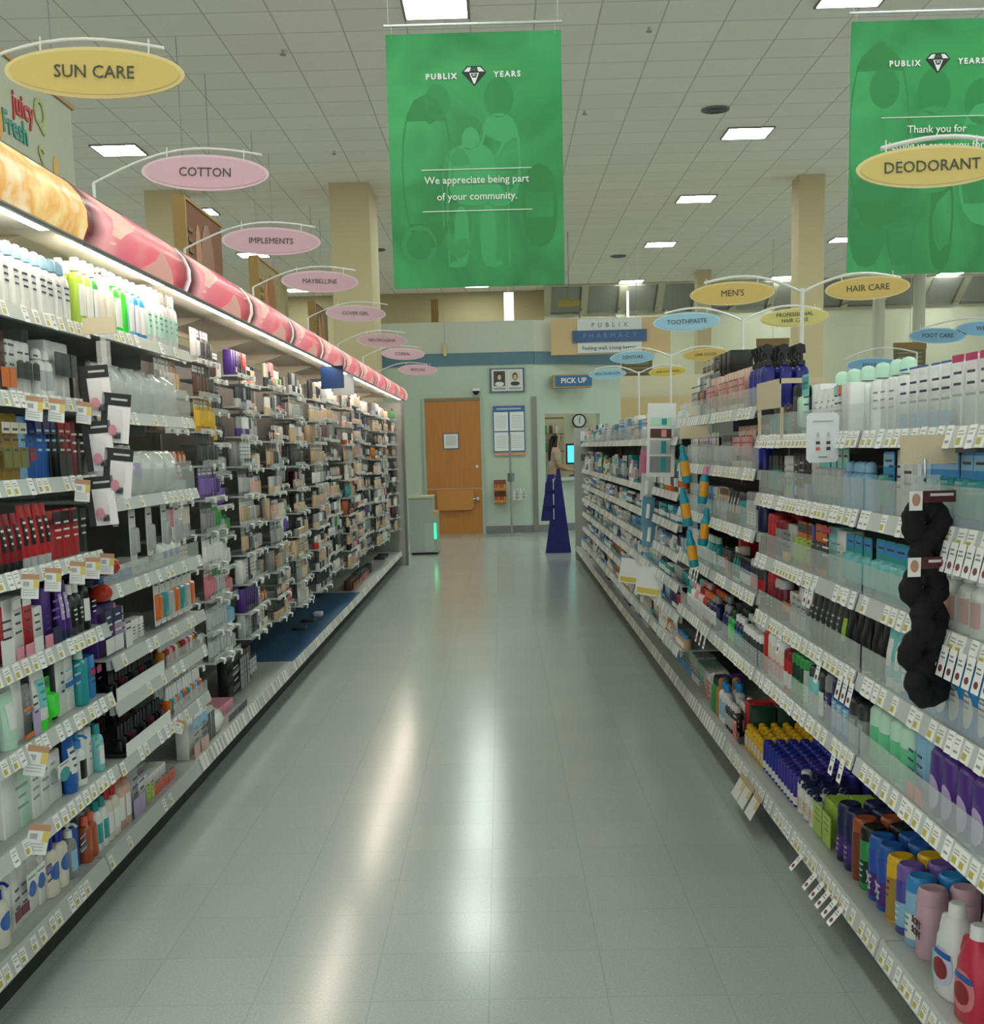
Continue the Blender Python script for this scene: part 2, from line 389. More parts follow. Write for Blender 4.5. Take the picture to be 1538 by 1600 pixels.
LEFT = [('SUN CARE', -.991, 3.291, 2.349, YEL, YELR, 'large yellow oval sign reading SUN CARE over the lit shelves'),
        ('COTTON', -1.017, 4.594, 2.382, PNK, PNKR, 'pink oval sign reading COTTON'),
        ('IMPLEMENTS', -1.02, 5.88, 2.352, PNK, PNKR, 'pink oval sign reading IMPLEMENTS'),
        ('MAYBELLINE', -1.026, 7.475, 2.378, PNK, PNKR, 'pink oval sign just beyond the implements sign'),
        ('COVER GIRL', -1.059, 9.587, 2.417, PNK, PNKR, 'pink oval sign against the wide column, fifth along the lit canopy'),
        ('NEUTROGENA', -1.027, 11.308, 2.363, PNK, PNKR, 'sixth oval sign along the lit canopy'),
        ("L'OREAL", -.999, 13.364, 2.395, PNK, PNKR, 'seventh oval sign along the lit canopy'),
        ('REVLON', -.935, 14.7, 2.311, PNK, PNKR, 'small pink oval sign at the far end of the lit canopy')]
for i, (t, x, y, z, c, rc, lb) in enumerate(LEFT):
    oval(t, x, y, z, c, rc, math.radians(2.8), .043 if len(t) < 9 else .036, lb, t)
    p = empty('sign_post', (-1.42, y + .02, 2.05)); tag(p, f'thin white curved arm holding the {ordn(i + 1)} oval sign along the lit canopy', 'sign post', 'sign posts on the lit canopy')
    mb = MB(); mb.cyl((0, 0, .1), (0, 0, z - 2.05 - .02), .006, WHITEP, 8); ob('post', mb, p)
    mb = MB(); mb.tube(arc_pts(0, z - 2.07, .60, z - 2.05 + .06, .062, 0), .0042, WHITEP); ob('arm', mb, p)
RIGHT = [(3.92, 1.68, 2.20, ('DEODORANT', 'large yellow oval sign reading DEODORANT before a green banner', YEL), ('BATH', 'outer', None)),
         (6.85, 1.62, 2.18, ("MEN'S", "yellow oval sign reading MEN'S", '#dcbf68'), ('HAIR CARE', 'yellow oval sign reading HAIR CARE under a green banner', '#dcbf68')),
         (8.563, 1.63, 2.2, ('TOOTHPASTE', 'light blue oval sign reading TOOTHPASTE', BLU), ('PROFESSIONAL\nHAIR CARE', 'pale yellow oval sign with two lines reading PROFESSIONAL HAIR CARE', '#cfc876')),
         (12.6, 1.69, 2.25, ('DENTURE', 'light blue oval sign reading DENTURE', BLU), ('HAIR COLOR', 'yellow oval sign half hidden behind hair tools', '#dcbf68')),
         (15.207, 1.66, 2.24, ('MOUTHWASH', 'small light blue oval sign beside the pick up sign', BLU), ('HAIR ACCESSORIES', 'small yellow oval sign reading HAIR ACCESSORIES', '#d8be52'))]
for i, (y, px, z, a, b) in enumerate(RIGHT):
    p = empty('sign_post', (px, y + .02, 1.45)); tag(p, f'white forked sign post, {ordn(i + 1)} along the deodorant gondola', 'sign post', 'forked posts on the deodorant gondola')
    zz = z - 1.45
    mb = MB(); mb.cyl((0, 0, .0), (0, 0, zz + .02), .011, WHITEP, 10); ob('post', mb, p)
    for s in (-1, 1):
        if s == 1 and b[2] is None: continue
        mb = MB(); mb.tube(arc_pts(0, zz + .0, s * .52, zz + .06, .056, 0), .0075, WHITEP); ob('arm', mb, p)
    oval(a[0], px - .375, y, z, a[2], YELR if 'yellow' in a[1] else BLUR, math.radians(-1.6), .046 if len(a[0]) < 10 else .042, a[1], '')
    if b[2]: oval(b[0], px + .34, y, z + .01, b[2], YELR, math.radians(-2.5), .046 if len(b[0]) < 10 else (.032 if 'ACC' in b[0] else .036), b[1], '', lines=2 if '\n' in b[0] else 1)
for x, y, z, t, lb in ((3.41, 10, 2.18, 'FOOT CARE', 'blue oval sign reading FOOT CARE in the next aisle'), (3.78, 10.0, 2.225, 'WRAPS', 'blue oval sign cut off by the picture edge in the next aisle'), (2.93, 10, 1.965, 'FIRST AID', 'blue oval sign half hidden behind green domed packs')):
    oval(t, x, y, z, '#7fb2d2', BLUR, math.radians(1.2), .045, lb, '')
mb = MB()
p = empty('sign_post', (3.15, 10.05, 1.4)); tag(p, 'thin white arm over the half hidden blue oval sign', 'sign post')
mb.tube(arc_pts(-.45, .62, .12, .66, .06, 0), .006, WHITEP); mb.cyl((.12, 0, 0), (.12, 0, .66), .007, WHITEP, 7); ob('arm', mb, p)
p = empty('sign_post', (3.9, 10.05, 1.4)); tag(p, 'white curved arm over the blue foot care sign', 'sign post')
mb = MB(); mb.tube(arc_pts(-.6, .84, .1, .88, .05, 0), .006, WHITEP); mb.cyl((.1, 0, 0), (.1, 0, .88), .007, WHITEP, 7); ob('arm', mb, p)

# ------------------------------------------------------------------ green banners
def banner_mat():
    m, nt, b, N, L = nodes('banner_vinyl')
    tc = N('ShaderNodeTexCoord'); nz = N('ShaderNodeTexNoise', Scale=1.6, Detail=3, Distortion=.8)
    rp = N('ShaderNodeValToRGB'); rp.color_ramp.elements[0].color = lin('#1f7a3c'); rp.color_ramp.elements[1].color = lin('#3fa862'); rp.color_ramp.elements[0].position = .3; rp.color_ramp.elements[1].position = .68
    L(tc.outputs['Object'], nz.inputs['Vector']); L(nz.outputs[0], rp.inputs[0]); L(rp.outputs[0], b.inputs['Base Color']); b.inputs['Roughness'].default_value = .33
    return m
BAN = banner_mat(); G1 = M('#2a8849', .33); G2 = M('#3fa563', .33); G3 = M('#26823f', .33); G4 = M('#359655', .33)
def banner(x0, x1, z0, z1, y, label, lines, people, rod):
    cx = (x0 + x1) / 2; wd = x1 - x0; h = z1 - z0
    o = empty('hanging_banner', (cx, y, z0)); tag(o, label, 'banner', 'green anniversary banners')
    def bow(z): return .02 * math.sin(PI * z / h) + (.03 * max(0, (z - h + .15) / .15) if z > h - .15 else 0)
    mb = MB(); zs = [h * k / 14 for k in range(15)]
    mb.loft([[(-wd / 2, -bow(z), z), (wd / 2, -bow(z), z), (wd / 2, -bow(z) + .004, z), (-wd / 2, -bow(z) + .004, z)] for z in zs], BAN); ob('banner_sheet', mb, o)
    def patch(cxp, czp, rx, rz, m, n=18, e=2, name='photo_print', lay=1):
        z = czp; mb = MB()
        pts = [(cxp + rx * math.copysign(abs(math.cos(t)) ** (2 / e), math.cos(t)), czp + rz * math.copysign(abs(math.sin(t)) ** (2 / e), math.sin(t))) for t in (2 * PI * k / n for k in range(n))]
        mb.loft([[(p[0], -bow(p[1]) - .001 * lay, p[1]) for p in pts], [(p[0], -bow(p[1]) + .001, p[1]) for p in pts]], m); return ob(name, mb, o)
    for q in people: patch(*q)
    zt = h * .835
    lettering('PUBLIX', .05, (-.22, -bow(zt) - .006, zt), M('white'), o, space=1.35, bold=.0018)
    lettering('YEARS', .05, (.22, -bow(zt) - .006, zt + .005), M('white'), o, space=1.35, bold=.0018)
    # cut gem emblem
    def poly(pts, m, lay):
        mb = MB(); mb.loft([[(p[0], -bow(zt) - .005 - lay, zt + p[1]) for p in pts], [(p[0], -bow(zt), zt + p[1]) for p in pts]], m); ob('emblem', mb, o)
    poly([(0, -.065), (.08, .025), (.048, .062), (-.048, .062), (-.08, .025)], M('#15241a'), 0)
    poly([(-.068, .027), (-.042, .054), (-.02, .054), (-.03, .027)], M('white'), .002); poly([(.068, .027), (.03, .027), (.02, .054), (.042, .054)], M('white'), .002)
    poly([(-.032, .018), (.032, .018), (.004, -.05), (-.004, -.05)], M('white'), .002)
    poly([(-.012, .052), (.012, .052), (.03, .03), (-.03, .03)], M('#3c4a40'), .0015)
    poly([(-.022, .014), (.022, .014), (.012, -.012), (-.012, -.012)], M('#15241a'), .003)
    lettering('85', .022, (0, -bow(zt) - .009, zt + .003), M('white'), o)
    for t, s, x, z in lines: lettering(t, s, (x, -bow(z) - .006, z), M('#e4efe2'), o, bold=.0006)
    for z in rod[1]:
        mb = MB(); mb.box(-.37, -bow(z) - .005, z - .003, .37, -bow(z), z + .003, M('#d6e6cf')); ob('ruled_line', mb, o)
    mb = MB(); mb.cyl((-wd / 2 - .01, .0, h + .062), (wd / 2 + .01, .0, h + .062), .011, M('#d9dcd8', .25, .5), 10); ob('rod', mb, o)
    for s in (-1, 1):
        mb = MB(); mb.cyl((s * (wd / 2 - .02), 0, h + .06), (s * (wd / 2 - .02), 0, CEIL - z0), .002, M('#c9cbc6'), 5); mb.cyl((s * (wd / 2 - .04), -bow(h) + .002, h - .02), (s * (wd / 2 - .04), 0, h + .06), .0015, M('#c9cbc6'), 5); ob('cord', mb, o)
h1 = 4.118 - 2.49
PP = [(-.33, .75, .17, .5, G3, 16, 2.4), (-.13, .55, .11, .36, G4, 16, 2.6), (-.25, 1.2, .085, .115, G1), (-.30, 1.12, .04, .06, G3), (.16, 1.22, .10, .13, G1), (.16, .82, .14, .3, G2, 18, 2.6), (-.04, 1.0, .09, .11, G1), (-.035, .95, .06, .085, G2),
      (-.03, .73, .16, .2, G2, 18, 2.8), (-.11, .33, .05, .2, G2, 14, 2.6), (.07, .33, .055, .2, G2, 14, 2.6), (-.15, .15, .055, .022, G2), (.11, .15, .055, .022, G2), (.42, .52, .12, .27, G3, 16, 2.4), (-.4, .28, .12, .13, G4, 20), (-.4, .28, .085, .095, G1, 20, 2, 'photo_print', 2),
      (-.2, .4, .006, .28, G2, 8, 6), (.21, .4, .006, .28, G2, 8, 6)]
banner(-.703, .460, 2.49, 4.118, 8.8, 'green banner thanking the community, in the middle of the aisle', [('We appreciate being part', .068, -.0, .695), ('of your community.', .068, 0, .588)], PP, (0, (.765, .497)))
PP2 = [(-.38, .9, .2, .6, G3, 16, 2.4), (-.35, 1.2, .1, .13, G1), (-.02, 1.17, .11, .15, G1), (-.02, .8, .17, .28, G4, 16, 2.6), (.3, 1.1, .12, .15, G1), (.35, .7, .2, .4, G2, 16, 2.6), (-.22, .45, .1, .4, G1, 16, 2.6), (.05, .35, .08, .33, G3, 14, 2.6), (-.45, .35, .12, .3, G1, 16, 2.4)]
banner(2.372, 3.53, 2.50, 4.118, 8.8, 'green banner behind the deodorant sign, cut off by the picture edge', [('Thank you for', .068, 0, .93), ('letting us serve you for', .068, 0, .825), ('85 years.', .068, 0, .72)], PP2, (0, (1.01, .63)))

# ------------------------------------------------------------------ signs and panels behind the lit gondola
wframe = M('#b08d4e', .5); fdark = M('#7a5b2c', .5)
def side_panel(y0, y1, z0, z1, face, label, deco):
    o = empty('wall_sign', (-3.05, y0, z0)); tag(o, label, 'sign', 'framed signs over the next aisle')
    mb = MB(); mb.box(-.06, 0, 0, .04, y1 - y0, z1 - z0, face); ob('sign_board', mb, o)
    mb = MB(); mb.box(-.07, -.05, -.02, .055, 0, z1 - z0 + .03, wframe); mb.box(-.07, 0, z1 - z0, .055, y1 - y0 + .04, z1 - z0 + .03, wframe)
    ob('frame', mb, o)
    deco(o, y1 - y0, z1 - z0)
    for yy in (.2, y1 - y0 - .2):
        mb = MB(); mb.cyl((0, yy, z1 - z0), (0, yy, CEIL - z0), .004, 'grey', 5); ob('cord', mb, o)
def side_text(t, size, y, z, m, o): lettering(t, size, (.046, y, z), M(m), o, rot=(PI / 2, 0, PI / 2), ext=.003, bold=.004)
def d1(o, L, H):
    side_text('juicy', .2, .80, H - .24, 'red', o); side_text('Fresh', .19, .64, H - .40, '#2f8f7c', o)
    def blob(y, z, r, rz, m, n=20, name='print'):
        mb = MB(); mb.loft([[(.04, y + r * math.cos(2 * PI * k / n), z + rz * math.sin(2 * PI * k / n)) for k in range(n)], [(.047, y + r * math.cos(2 * PI * k / n), z + rz * math.sin(2 * PI * k / n)) for k in range(n)]], M(m)); ob(name, mb, o)
    side_text('Q', .27, 1.1, H - .2, '#a4b060', o); side_text('S', .25, 1.08, H - .5, '#a4b060', o)
    blob(1.35, H - .5, .05, .09, '#d8ab3c'); blob(.38, H - .42, .05, .1, '#e0a028'); blob(1.5, H - .58, .04, .06, '#cf8f3c')
side_panel(7.6, 9.36, 2.75, 3.86, M('#bdbda6', .6), 'cream board with red and green fruit lettering over the next aisle', d1)
def d2(o, L, H):
    def blob(y, z, r, rz, m, n=16):
        mb = MB(); mb.loft([[(xx, y + r * math.cos(2 * PI * k / n), z + rz * math.sin(2 * PI * k / n)) for k in range(n)] for xx in (.04, .046)], M(m)); ob('print', mb, o)
    blob(L * .55, H * .5, .3, H * .42, '#9a5a2e'); blob(L * .3, H * .6, .12, .3, '#c07a45'); blob(L * .75, H * .22, .2, .14, '#c9c0b4')
    for k in range(9):
        mb = MB(); mb.box(.04, .02, .06 + k * .1, .06, .22, .1 + k * .1, fdark); ob('slat', mb, o)
for (y0, y1, z1, c, lb) in ((12.6, 14.2, 3.86, '#8a4f2c', 'brown framed sign with slatted edge behind the implements sign'), (16.3, 17.9, 3.84, '#a08a62', 'tan framed sign behind the sign after implements'), (21.2, 22.7, 3.84, '#6b5634', 'dark framed sign beside the wide column'), (26.0, 27.4, 3.9, '#8a7038', 'ochre framed sign low behind the wide column')):
    side_panel(y0, y1, z1 - 1.15, z1, M(c, .6), lb, d2)

# ------------------------------------------------------------------ far end of the aisle
def far_end():
    # pharmacy sign on a tan panel
    o = empty('pharmacy_sign', (1.82, 20.83, 2.87)); tag(o, 'PUBLIX PHARMACY sign on a tan panel above the pick up counter', 'sign')
    mb = MB(); mb.box(-.97, 0, 0, .97, .05, .57, M('#cfb584', .6)); ob('backing_panel', mb, o)
    mb = MB(); mb.box(-.54, -.02, .02, .50, 0, .56, M('#d9dbd8', .4)); ob('sign_panel', mb, o)
    mb = MB(); mb.box(-.62, -.045, .19, .58, -.02, .375, M('#3f5f88', .4)); ob('blue_band', mb, o)
    lettering('P U B L I X', .1, (-.02, -.024, .455), M('#4c5560'), o, space=1.25); lettering('P H A R M A C Y', .11, (-.02, -.05, .285), M('#6f93ba'), o, space=1.1)
    lettering('Feeling well. Living better.', .085, (-.02, -.024, .095), M('#39424e'), o)
    o = empty('pick_up_sign', (1.2, 20.85, 2.36)); tag(o, 'blue sign box reading PICK UP on the mint wall', 'sign')
    mb = MB(); mb.box(-.32, .0, -.01, .3, .35, .20, M('#b9a06a', .6)); ob('sign_box', mb, o)
    mb = MB(); mb.box(-.29, -.015, .012, .31, 0, .18, M('#3d6d9c', .4)); ob('sign_face', mb, o)
    lettering('PICK UP', .115, (.01, -.019, .097), M('white'), o, bold=.003)
    # portraits
    o = empty('portrait_frame', (.125, 20.86, 2.30)); tag(o, 'framed pair of staff portraits on the mint wall', 'picture')
    mb = MB(); mb.box(-.285, 0, 0, .285, .03, .385, M('#5b6577')); ob('frame', mb, o)
    for s, bg, sh in ((-.125, '#4a453f', '#e6e4de'), (.13, '#cfcdc4', '#3c3c46')):
        mb = MB(); mb.box(s - .125, -.004, .02, s + .125, 0, .365, M('#dedfda')); ob('mount', mb, o)
        mb = MB(); mb.box(s - .095, -.007, .10, s + .095, -.004, .34, M(bg)); ob('photo', mb, o)
        def disc(x, z, rx, rz, m, l):
            q = MB(); q.loft([[(x + rx * math.cos(2 * PI * k / 16), yy, z + rz * math.sin(2 * PI * k / 16)) for k in range(16)] for yy in (-.007 - l, -.006)], M(m)); ob('photo_print', q, o)
        disc(s, .25, .045, .062, '#4a3428' if s > 0 else '#2b2622', .001)
        disc(s, .24, .031, .043, '#d8ab8e', .002); disc(s, .135, .075, .034, sh, .0015)
        mb = MB(); mb.box(s - .1, -.007, .04, s + .1, -.004, .08, M('#a9aba6')); ob('caption_plate', mb, o)
    # notice board
    o = empty('notice_board', (.14, 20.86, 1.33)); tag(o, 'blue framed notice board with four white sheets on the mint wall', 'notice board')
    mb = MB(); mb.box(-.26, 0, 0, .26, .03, .75, M('#45699a')); ob('board', mb, o)
    for x in (-.245, .015):
        for z in (.02, .345):
            mb = MB(); mb.box(x, -.004, z, x + .23, 0, z + .305, 'white'); s = ob('sheet', mb, o)
            mb = MB()
            for k in range(8): mb.box(x + .03, -.0055, z + .05 + k * .027, x + .2, -.004, z + .057 + k * .027, M('#b9bab6'))
            ob('print', mb, s)
    mb = MB(); mb.box(-.2, -.004, .69, .2, 0, .715, M('#a9bdd6')); ob('print', mb, o)
    mb = MB(); mb.box(-.25, .0, -.055, .25, .03, -.005, M('#cf9f72', .6)); ob('ledge', mb, o)
    # pole stand
    o = empty('pole_stand', (.145, 20.3, 0)); tag(o, 'grey pole stand on a flat base before the notice board', 'stand')
    mb = MB(); mb.sup([(0, .19, .26, 4), (.015, .19, .26, 4), (.025, .17, .24, 4)], M('#8f938f', .4), 24); ob('base', mb, o)
    mb = MB(); mb.cyl((0, 0, .02), (0, 0, 1.62), .019, M('#8b928d', .35)); ob('pole', mb, o)
    mb = MB(); mb.box(-.05, -.03, .86, -.015, .02, 1.0, M('#5a625e')); mb.box(.02, -.03, .86, .06, .02, 1.0, M('#76807c')); ob('leaflet_holder', mb, o)
    o = empty('wall_rack', (-.03, 20.62, .5)); tag(o, 'small two tier rack with orange packs on the mint wall', 'rack')
    for z in (0, .2):
        mb = MB(); mb.box(-.1, 0, z, .1, .27, z + .015, M('#8a5a2a')); mb.box(-.1, 0, z + .015, .1, .01, z + .06, M('#c5803a')); ob('tray', mb, o)
    mb = MB(); mb.box(-.1, .25, 0, .1, .28, .38, M('#7c5634')); ob('back', mb, o)
    for zi, z in enumerate((.517, .717)):
        for k in range(4):
            mb = MB(); mb.cbox(.04, .03, .09, M('#cf7a35' if k % 2 else '#b9552a'), .004); q = ob('snack_pack', mb, None, (-.105 + k * .05, 20.7, z), (0, 0, -PI / 2)); tag(q, f'small orange pack, {ordn(k + 1)} on the {"lower" if zi == 0 else "upper"} tier of the wall rack', 'pack', 'orange packs on the wall rack')
    o = empty('wire_rack', (.28, 20.66, .56)); tag(o, 'white wire rack with bottles on the mint wall', 'rack')
    mb = MB()
    for z in (0, .06, .12): mb.tube([(-.12, .2, z), (-.12, 0, z), (.12, 0, z), (.12, .2, z)], .004, WHITEP, 5)
    for k in range(9): mb.cyl((-.12 + k * .03, 0, 0), (-.12 + k * .03, 0, .12), .003, WHITEP, 5); mb.cyl((-.12 + k * .03, 0, 0), (-.12 + k * .03, .2, 0), .003, WHITEP, 5)
    ob('wire_frame', mb, o)
    for k in range(4):
        mb = MB(); mb.sup([(0, .022, .022), (.1, .022, .022), (.125, .01, .01), (.14, .01, .01)], M('#8f938f' if k % 2 else '#d9dad6'), 10); q = ob('small_bottle', mb, None, (.2 + k * .053, 20.73, .565)); tag(q, f'small bottle, {ordn(k + 1)} in the white wire rack', 'bottle', 'bottles in the wire rack')
        c = MB(); c.sup([(.14, .013, .013), (.165, .012, .012)], 'white', 8); ob('cap', c, q)
    # self service cabinet at the end of the lit gondola
    o = empty('service_cabinet', (-1.09, 16.9, 0)); tag(o, 'grey green cabinet with a glowing green strip at the end of the lit gondola', 'cabinet')
    g = M('#9aa79b', .45); g2 = M('#a8b3a6', .45)
    mb = MB(); mb.box(-.165, 0, .03, .155, .5, .76, g); ob('body', mb, o)
    mb = MB(); mb.box(.04, -.008, .04, .16, 0, .42, g2); ob('door', mb, o)
    mb = MB(); mb.box(-.17, -.02, .76, .16, .52, .785, M('#b9b99a', .5)); ob('top', mb, o)
    mb = MB(); mb.box(.155, .0, .03, .21, .5, .55, g); mb.box(.155, -.01, .545, .215, .5, .575, M('#c49a62')); ob('side_ledge', mb, o)
    mb = MB(); mb.box(.165, -.012, .21, .195, 0, .42, M('#2fe08a', .4, 0, 1.6)); ob('green_light', mb, o)
    mb = MB(); mb.prism([(-.17, .785), (-.02, .785), (-.02, .95), (-.1, .9), (-.17, .83)], .1, .45, M('#b4beb2', .4)); ob('hood', mb, o)
    mb = MB(); mb.box(-.15, .02, 0, .2, .48, .03, DARK); ob('plinth', mb, o)
    # dark blue fin shaped floor display
    o = empty('floor_display', (.73, 16.7, 0)); tag(o, 'dark blue tapering floor display with side pockets', 'display stand')
    blu = M('#141a6e', .4); blu2 = M('#1d2a86', .4)
    mb = MB(); mb.prism([(-.165, 0), (.175, 0), (.04, 1.11), (.0, 1.11)], 0, .10, blu); ob('fin', mb, o)
    mb = MB(); mb.prism([(-.22, .43), (-.03, .43), (-.03, 1.04), (-.12, 1.04)], .02, .12, blu2); ob('side_panel', mb, o)
    for k, z in enumerate((.43, .62, .82)):
        mb = MB(); mb.prism([(-.215 + k * .025, z), (-.05, z), (-.05, z + .12), (-.20 + k * .025, z + .12)], -.04, .02, blu); p = ob('pocket', mb, o)
        mb = MB(); mb.box(-.055, -.045, z + .02, -.045, .02, z + .16, 'white'); ob('edge_strip', mb, p)
    # end upright of the deodorant gondola
    o = empty('end_panel', (1.4, 15.6, 0)); tag(o, 'grey end panel of the deodorant gondola with a leaflet on it', 'panel')
    mb = MB(); mb.box(-.5, 0, 0, 1.0, .05, 1.62, M('#b4b6af', .5)); ob('panel', mb, o)
    mb = MB(); mb.box(-.42, -.004, 1.4, -.3, 0, 1.58, 'white'); mb2 = MB(); mb2.box(-.42, -.006, 1.42, -.35, -.004, 1.46, M('#3f7f86')); s = ob('leaflet', mb, o); ob('print', mb2, s)
    mb = MB(); mb.box(-.42, -.004, 1.22, -.28, 0, 1.3, M('#6d6f6c')); ob('leaflet', mb, o)
    # clock, monitor, shelves inside
    o = empty('wall_clock', (1.42, 22.9, 1.85)); tag(o, 'round white wall clock with a black rim inside the pharmacy', 'clock')
    mb = MB(); mb.cyl((0, 0, 0), (0, .05, 0), .125, 'black', 24); ob('case', mb, o)
    mb = MB(); mb.cyl((0, -.006, 0), (0, 0, 0), .102, 'white', 24); ob('dial', mb, o)
    for a, l in ((.25, .075), (2.9, .05)):
        mb = MB(); mb.box(-.005, -.009, 0, .005, -.006, l, 'black'); ob('hand', mb, o, rot=(0, a, 0))
    mb = MB(); mb.box(1.15, 22.95, 0, 2.0, 23.05, 2.7, M('#c9c6ae')); struct(ob('wall_inner', mb))
    o = empty('monitor', (1.27, 22.42, .886)); o.rotation_euler = (0, 0, .25); tag(o, 'computer monitor with a cyan screen behind the counter', 'monitor')
    mb = MB(); mb.box(-.12, 0, .2, .2, .04, .56, DARK); ob('housing', mb, o)
    mb = MB(); mb.box(-.1, -.004, .23, .18, 0, .53, M('#4fc4cf', .3, 0, .9)); ob('screen', mb, o)
    mb = MB(); mb.box(.02, .01, .0, .06, .03, .2, DARK); mb.box(-.04, -.06, 0, .12, .1, .012, DARK); ob('stand', mb, o)
    mb = MB(); mb.box(1.2, 22.3, 0, 1.95, 22.6, .885, M('#4f7f9c', .5)); tag(ob('work_counter', mb), 'blue fronted work counter inside the pharmacy', 'counter')
    o = empty('pharmacy_shelf', (.95, 23.9, 1.3)); tag(o, 'wall shelf of medicine behind the pharmacy counter', 'shelf')
    for z in (.0, .32, .62):
        mb = MB(); mb.box(-.4, 0, z, .3, .3, z + .025, M('#8f7a52')); ob('shelf_board', mb, o)
    for k in range(10):
        z = 1.326 + (.32 if k > 4 else 0); c = ('white', 'amber', 'green', 'brown', 'ivory')[k % 5]
        mb = MB(); mb.sup([(0, .035, .035), (.13, .035, .035), (.15, .02, .02)], c, 10); q = ob('medicine_bottle', mb, None, (.62 + (k % 5) * .11, 24.02, z)); tag(q, f'{c} medicine bottle, {ordn(k % 5 + 1)} on the {"upper" if k > 4 else "lower"} pharmacy shelf', 'bottle', 'medicine bottles behind the counter')
        m2 = MB(); m2.sup([(.15, .024, .024), (.18, .024, .024)], 'white', 8); ob('cap', m2, q)
    # wall plaques
    for i, (x, z, w, h, lb) in enumerate(((2.8, 2.62, .62, .62, 'dark plaque behind the denture sign'), (5.55, 2.95, .64, .5, 'brown plaque behind the blue spray bottles'), (8.32, 2.7, .64, .6, 'brown plaque above the green domed packs'))):
        o = empty('wall_plaque', (x, 28.0 - (2 if i == 0 else 2), z)); tag(o, lb, 'plaque', 'brown lettered plaques')
        mb = MB(); mb.box(-w / 2, 0, 0, w / 2, .05, h, M('#6a6444', .6)); ob('board', mb, o)
        mb = MB(); mb.box(-w / 2 - .01, -.01, h - .13, w / 2 + .01, .05, h + .01, M('#8a7040', .6)); ob('header', mb, o)
        mb = MB()
        for k in range(5): mb.box(-w * .38, -.006, .05 + k * .085, w * .38, 0, .075 + k * .085, M('#8f8a6c'))
        ob('print', mb, o)
        mb = MB(); mb.cyl((0, .025, h), (0, .025, CEIL - z), .005, 'grey', 5); ob('cord', mb, o)
    mb = MB(); mb.box(.12, 25, 3.7, .31, 25.02, 4.38, M('#f2f2ee', .4, 0, .7)); o = tag(ob('glowing_banner', mb), 'narrow upright white banner made to glow over the pharmacy wall', 'light')  # hanging white banner, its brightness added as a glow
    mb = MB(); mb.cyl((.215, 25.01, 4.38), (.215, 25.01, CEIL), .006, 'white', 5); ob('cord', mb, o)
    mb = MB(); mb.box(2.8, 28, 2.5, 2.85, 28.05, 4.7, M('#f2f2ee', .4, 0, .5)); o = tag(ob('tube_light', mb), 'thin upright white tube light behind the pharmacy sign', 'light')
    mb = MB(); mb.cyl((2.825, 28.02, 4.7), (2.825, 28.02, CEIL), .005, 'white', 5); ob('cord', mb, o)
    mb = MB(); mb.box(-1.35, 26, 2.6, -1.2, 26.05, 4.4, M('#8d6d30', .6)); tag(ob('wooden_sign', mb), 'narrow wooden sign edge above the pharmacy wall', 'sign')
    o = empty('exit_lamp', (1.35, 24.5, 4.02)); tag(o, 'small olive emergency lamp hanging over the pharmacy wall', 'lamp')
    mb = MB(); mb.sup([(0, .05, .2, 2.5), (.1, .05, .22, 2.5), (.14, .03, .16, 2.5)], M('#8a7a30'), 16); ob('lamp_head', mb, o, rot=(0, 0, PI / 2))
    mb = MB(); mb.cyl((.2, 0, -.45), (.2, 0, .12), .012, M('#6f6a50'), 6); mb.cyl((0, 0, .1), (0, 0, CEIL - 4.02), .006, M('#6f6a50'), 6); ob('bracket', mb, o)
    mb = MB(); mb.box(-.9, 20.84, 2.9, -.85, 20.87, 3.09, M('#c7bd80')); o = tag(ob('hanging_tag', mb), 'small cream tag hanging over the teal stripe', 'tag')
    mb = MB(); mb.cyl((-.875, 20.855, 3.09), (-.875, 20.855, CEIL), .003, 'grey', 5); ob('cord', mb, o)
    # tall pipes at the far right
    for x in (9.0, 9.95):
        mb = MB(); mb.cyl((x, 30.5, 0), (x, 30.5, CEIL), .14, M('#c4c3b2', .5), 12); struct(ob('column_pipe', mb))
far_end()

# ------------------------------------------------------------------ the pharmacist
def skin(name, vs, es, rs, m, parent, sub=1):
    me = bpy.data.meshes.new(name); me.from_pydata(vs, es, []); o = bpy.data.objects.new(name, me); C.objects.link(o)
    md = o.modifiers.new('s', 'SKIN'); md.use_smooth_shade = True
    for k, v in enumerate(me.skin_vertices[0].data):
        v.radius = (rs[k] if isinstance(rs[k], tuple) else (rs[k], rs[k])); v.use_root = (k == 0)
    sb = o.modifiers.new('b', 'SUBSURF'); sb.levels = sub; sb.render_levels = sub
    bpy.context.view_layer.update()
    m2 = bpy.data.meshes.new_from_object(o.evaluated_get(bpy.context.evaluated_depsgraph_get()))
    bpy.data.objects.remove(o)
    m2.materials.clear(); m2.materials.append(m)
    m2.polygons.foreach_set('material_index', [0] * len(m2.polygons))
    m2.polygons.foreach_set('use_smooth', [True] * len(m2.polygons))
    q = bpy.data.objects.new(name, m2); C.objects.link(q)
    if parent: q.parent = parent
    return q
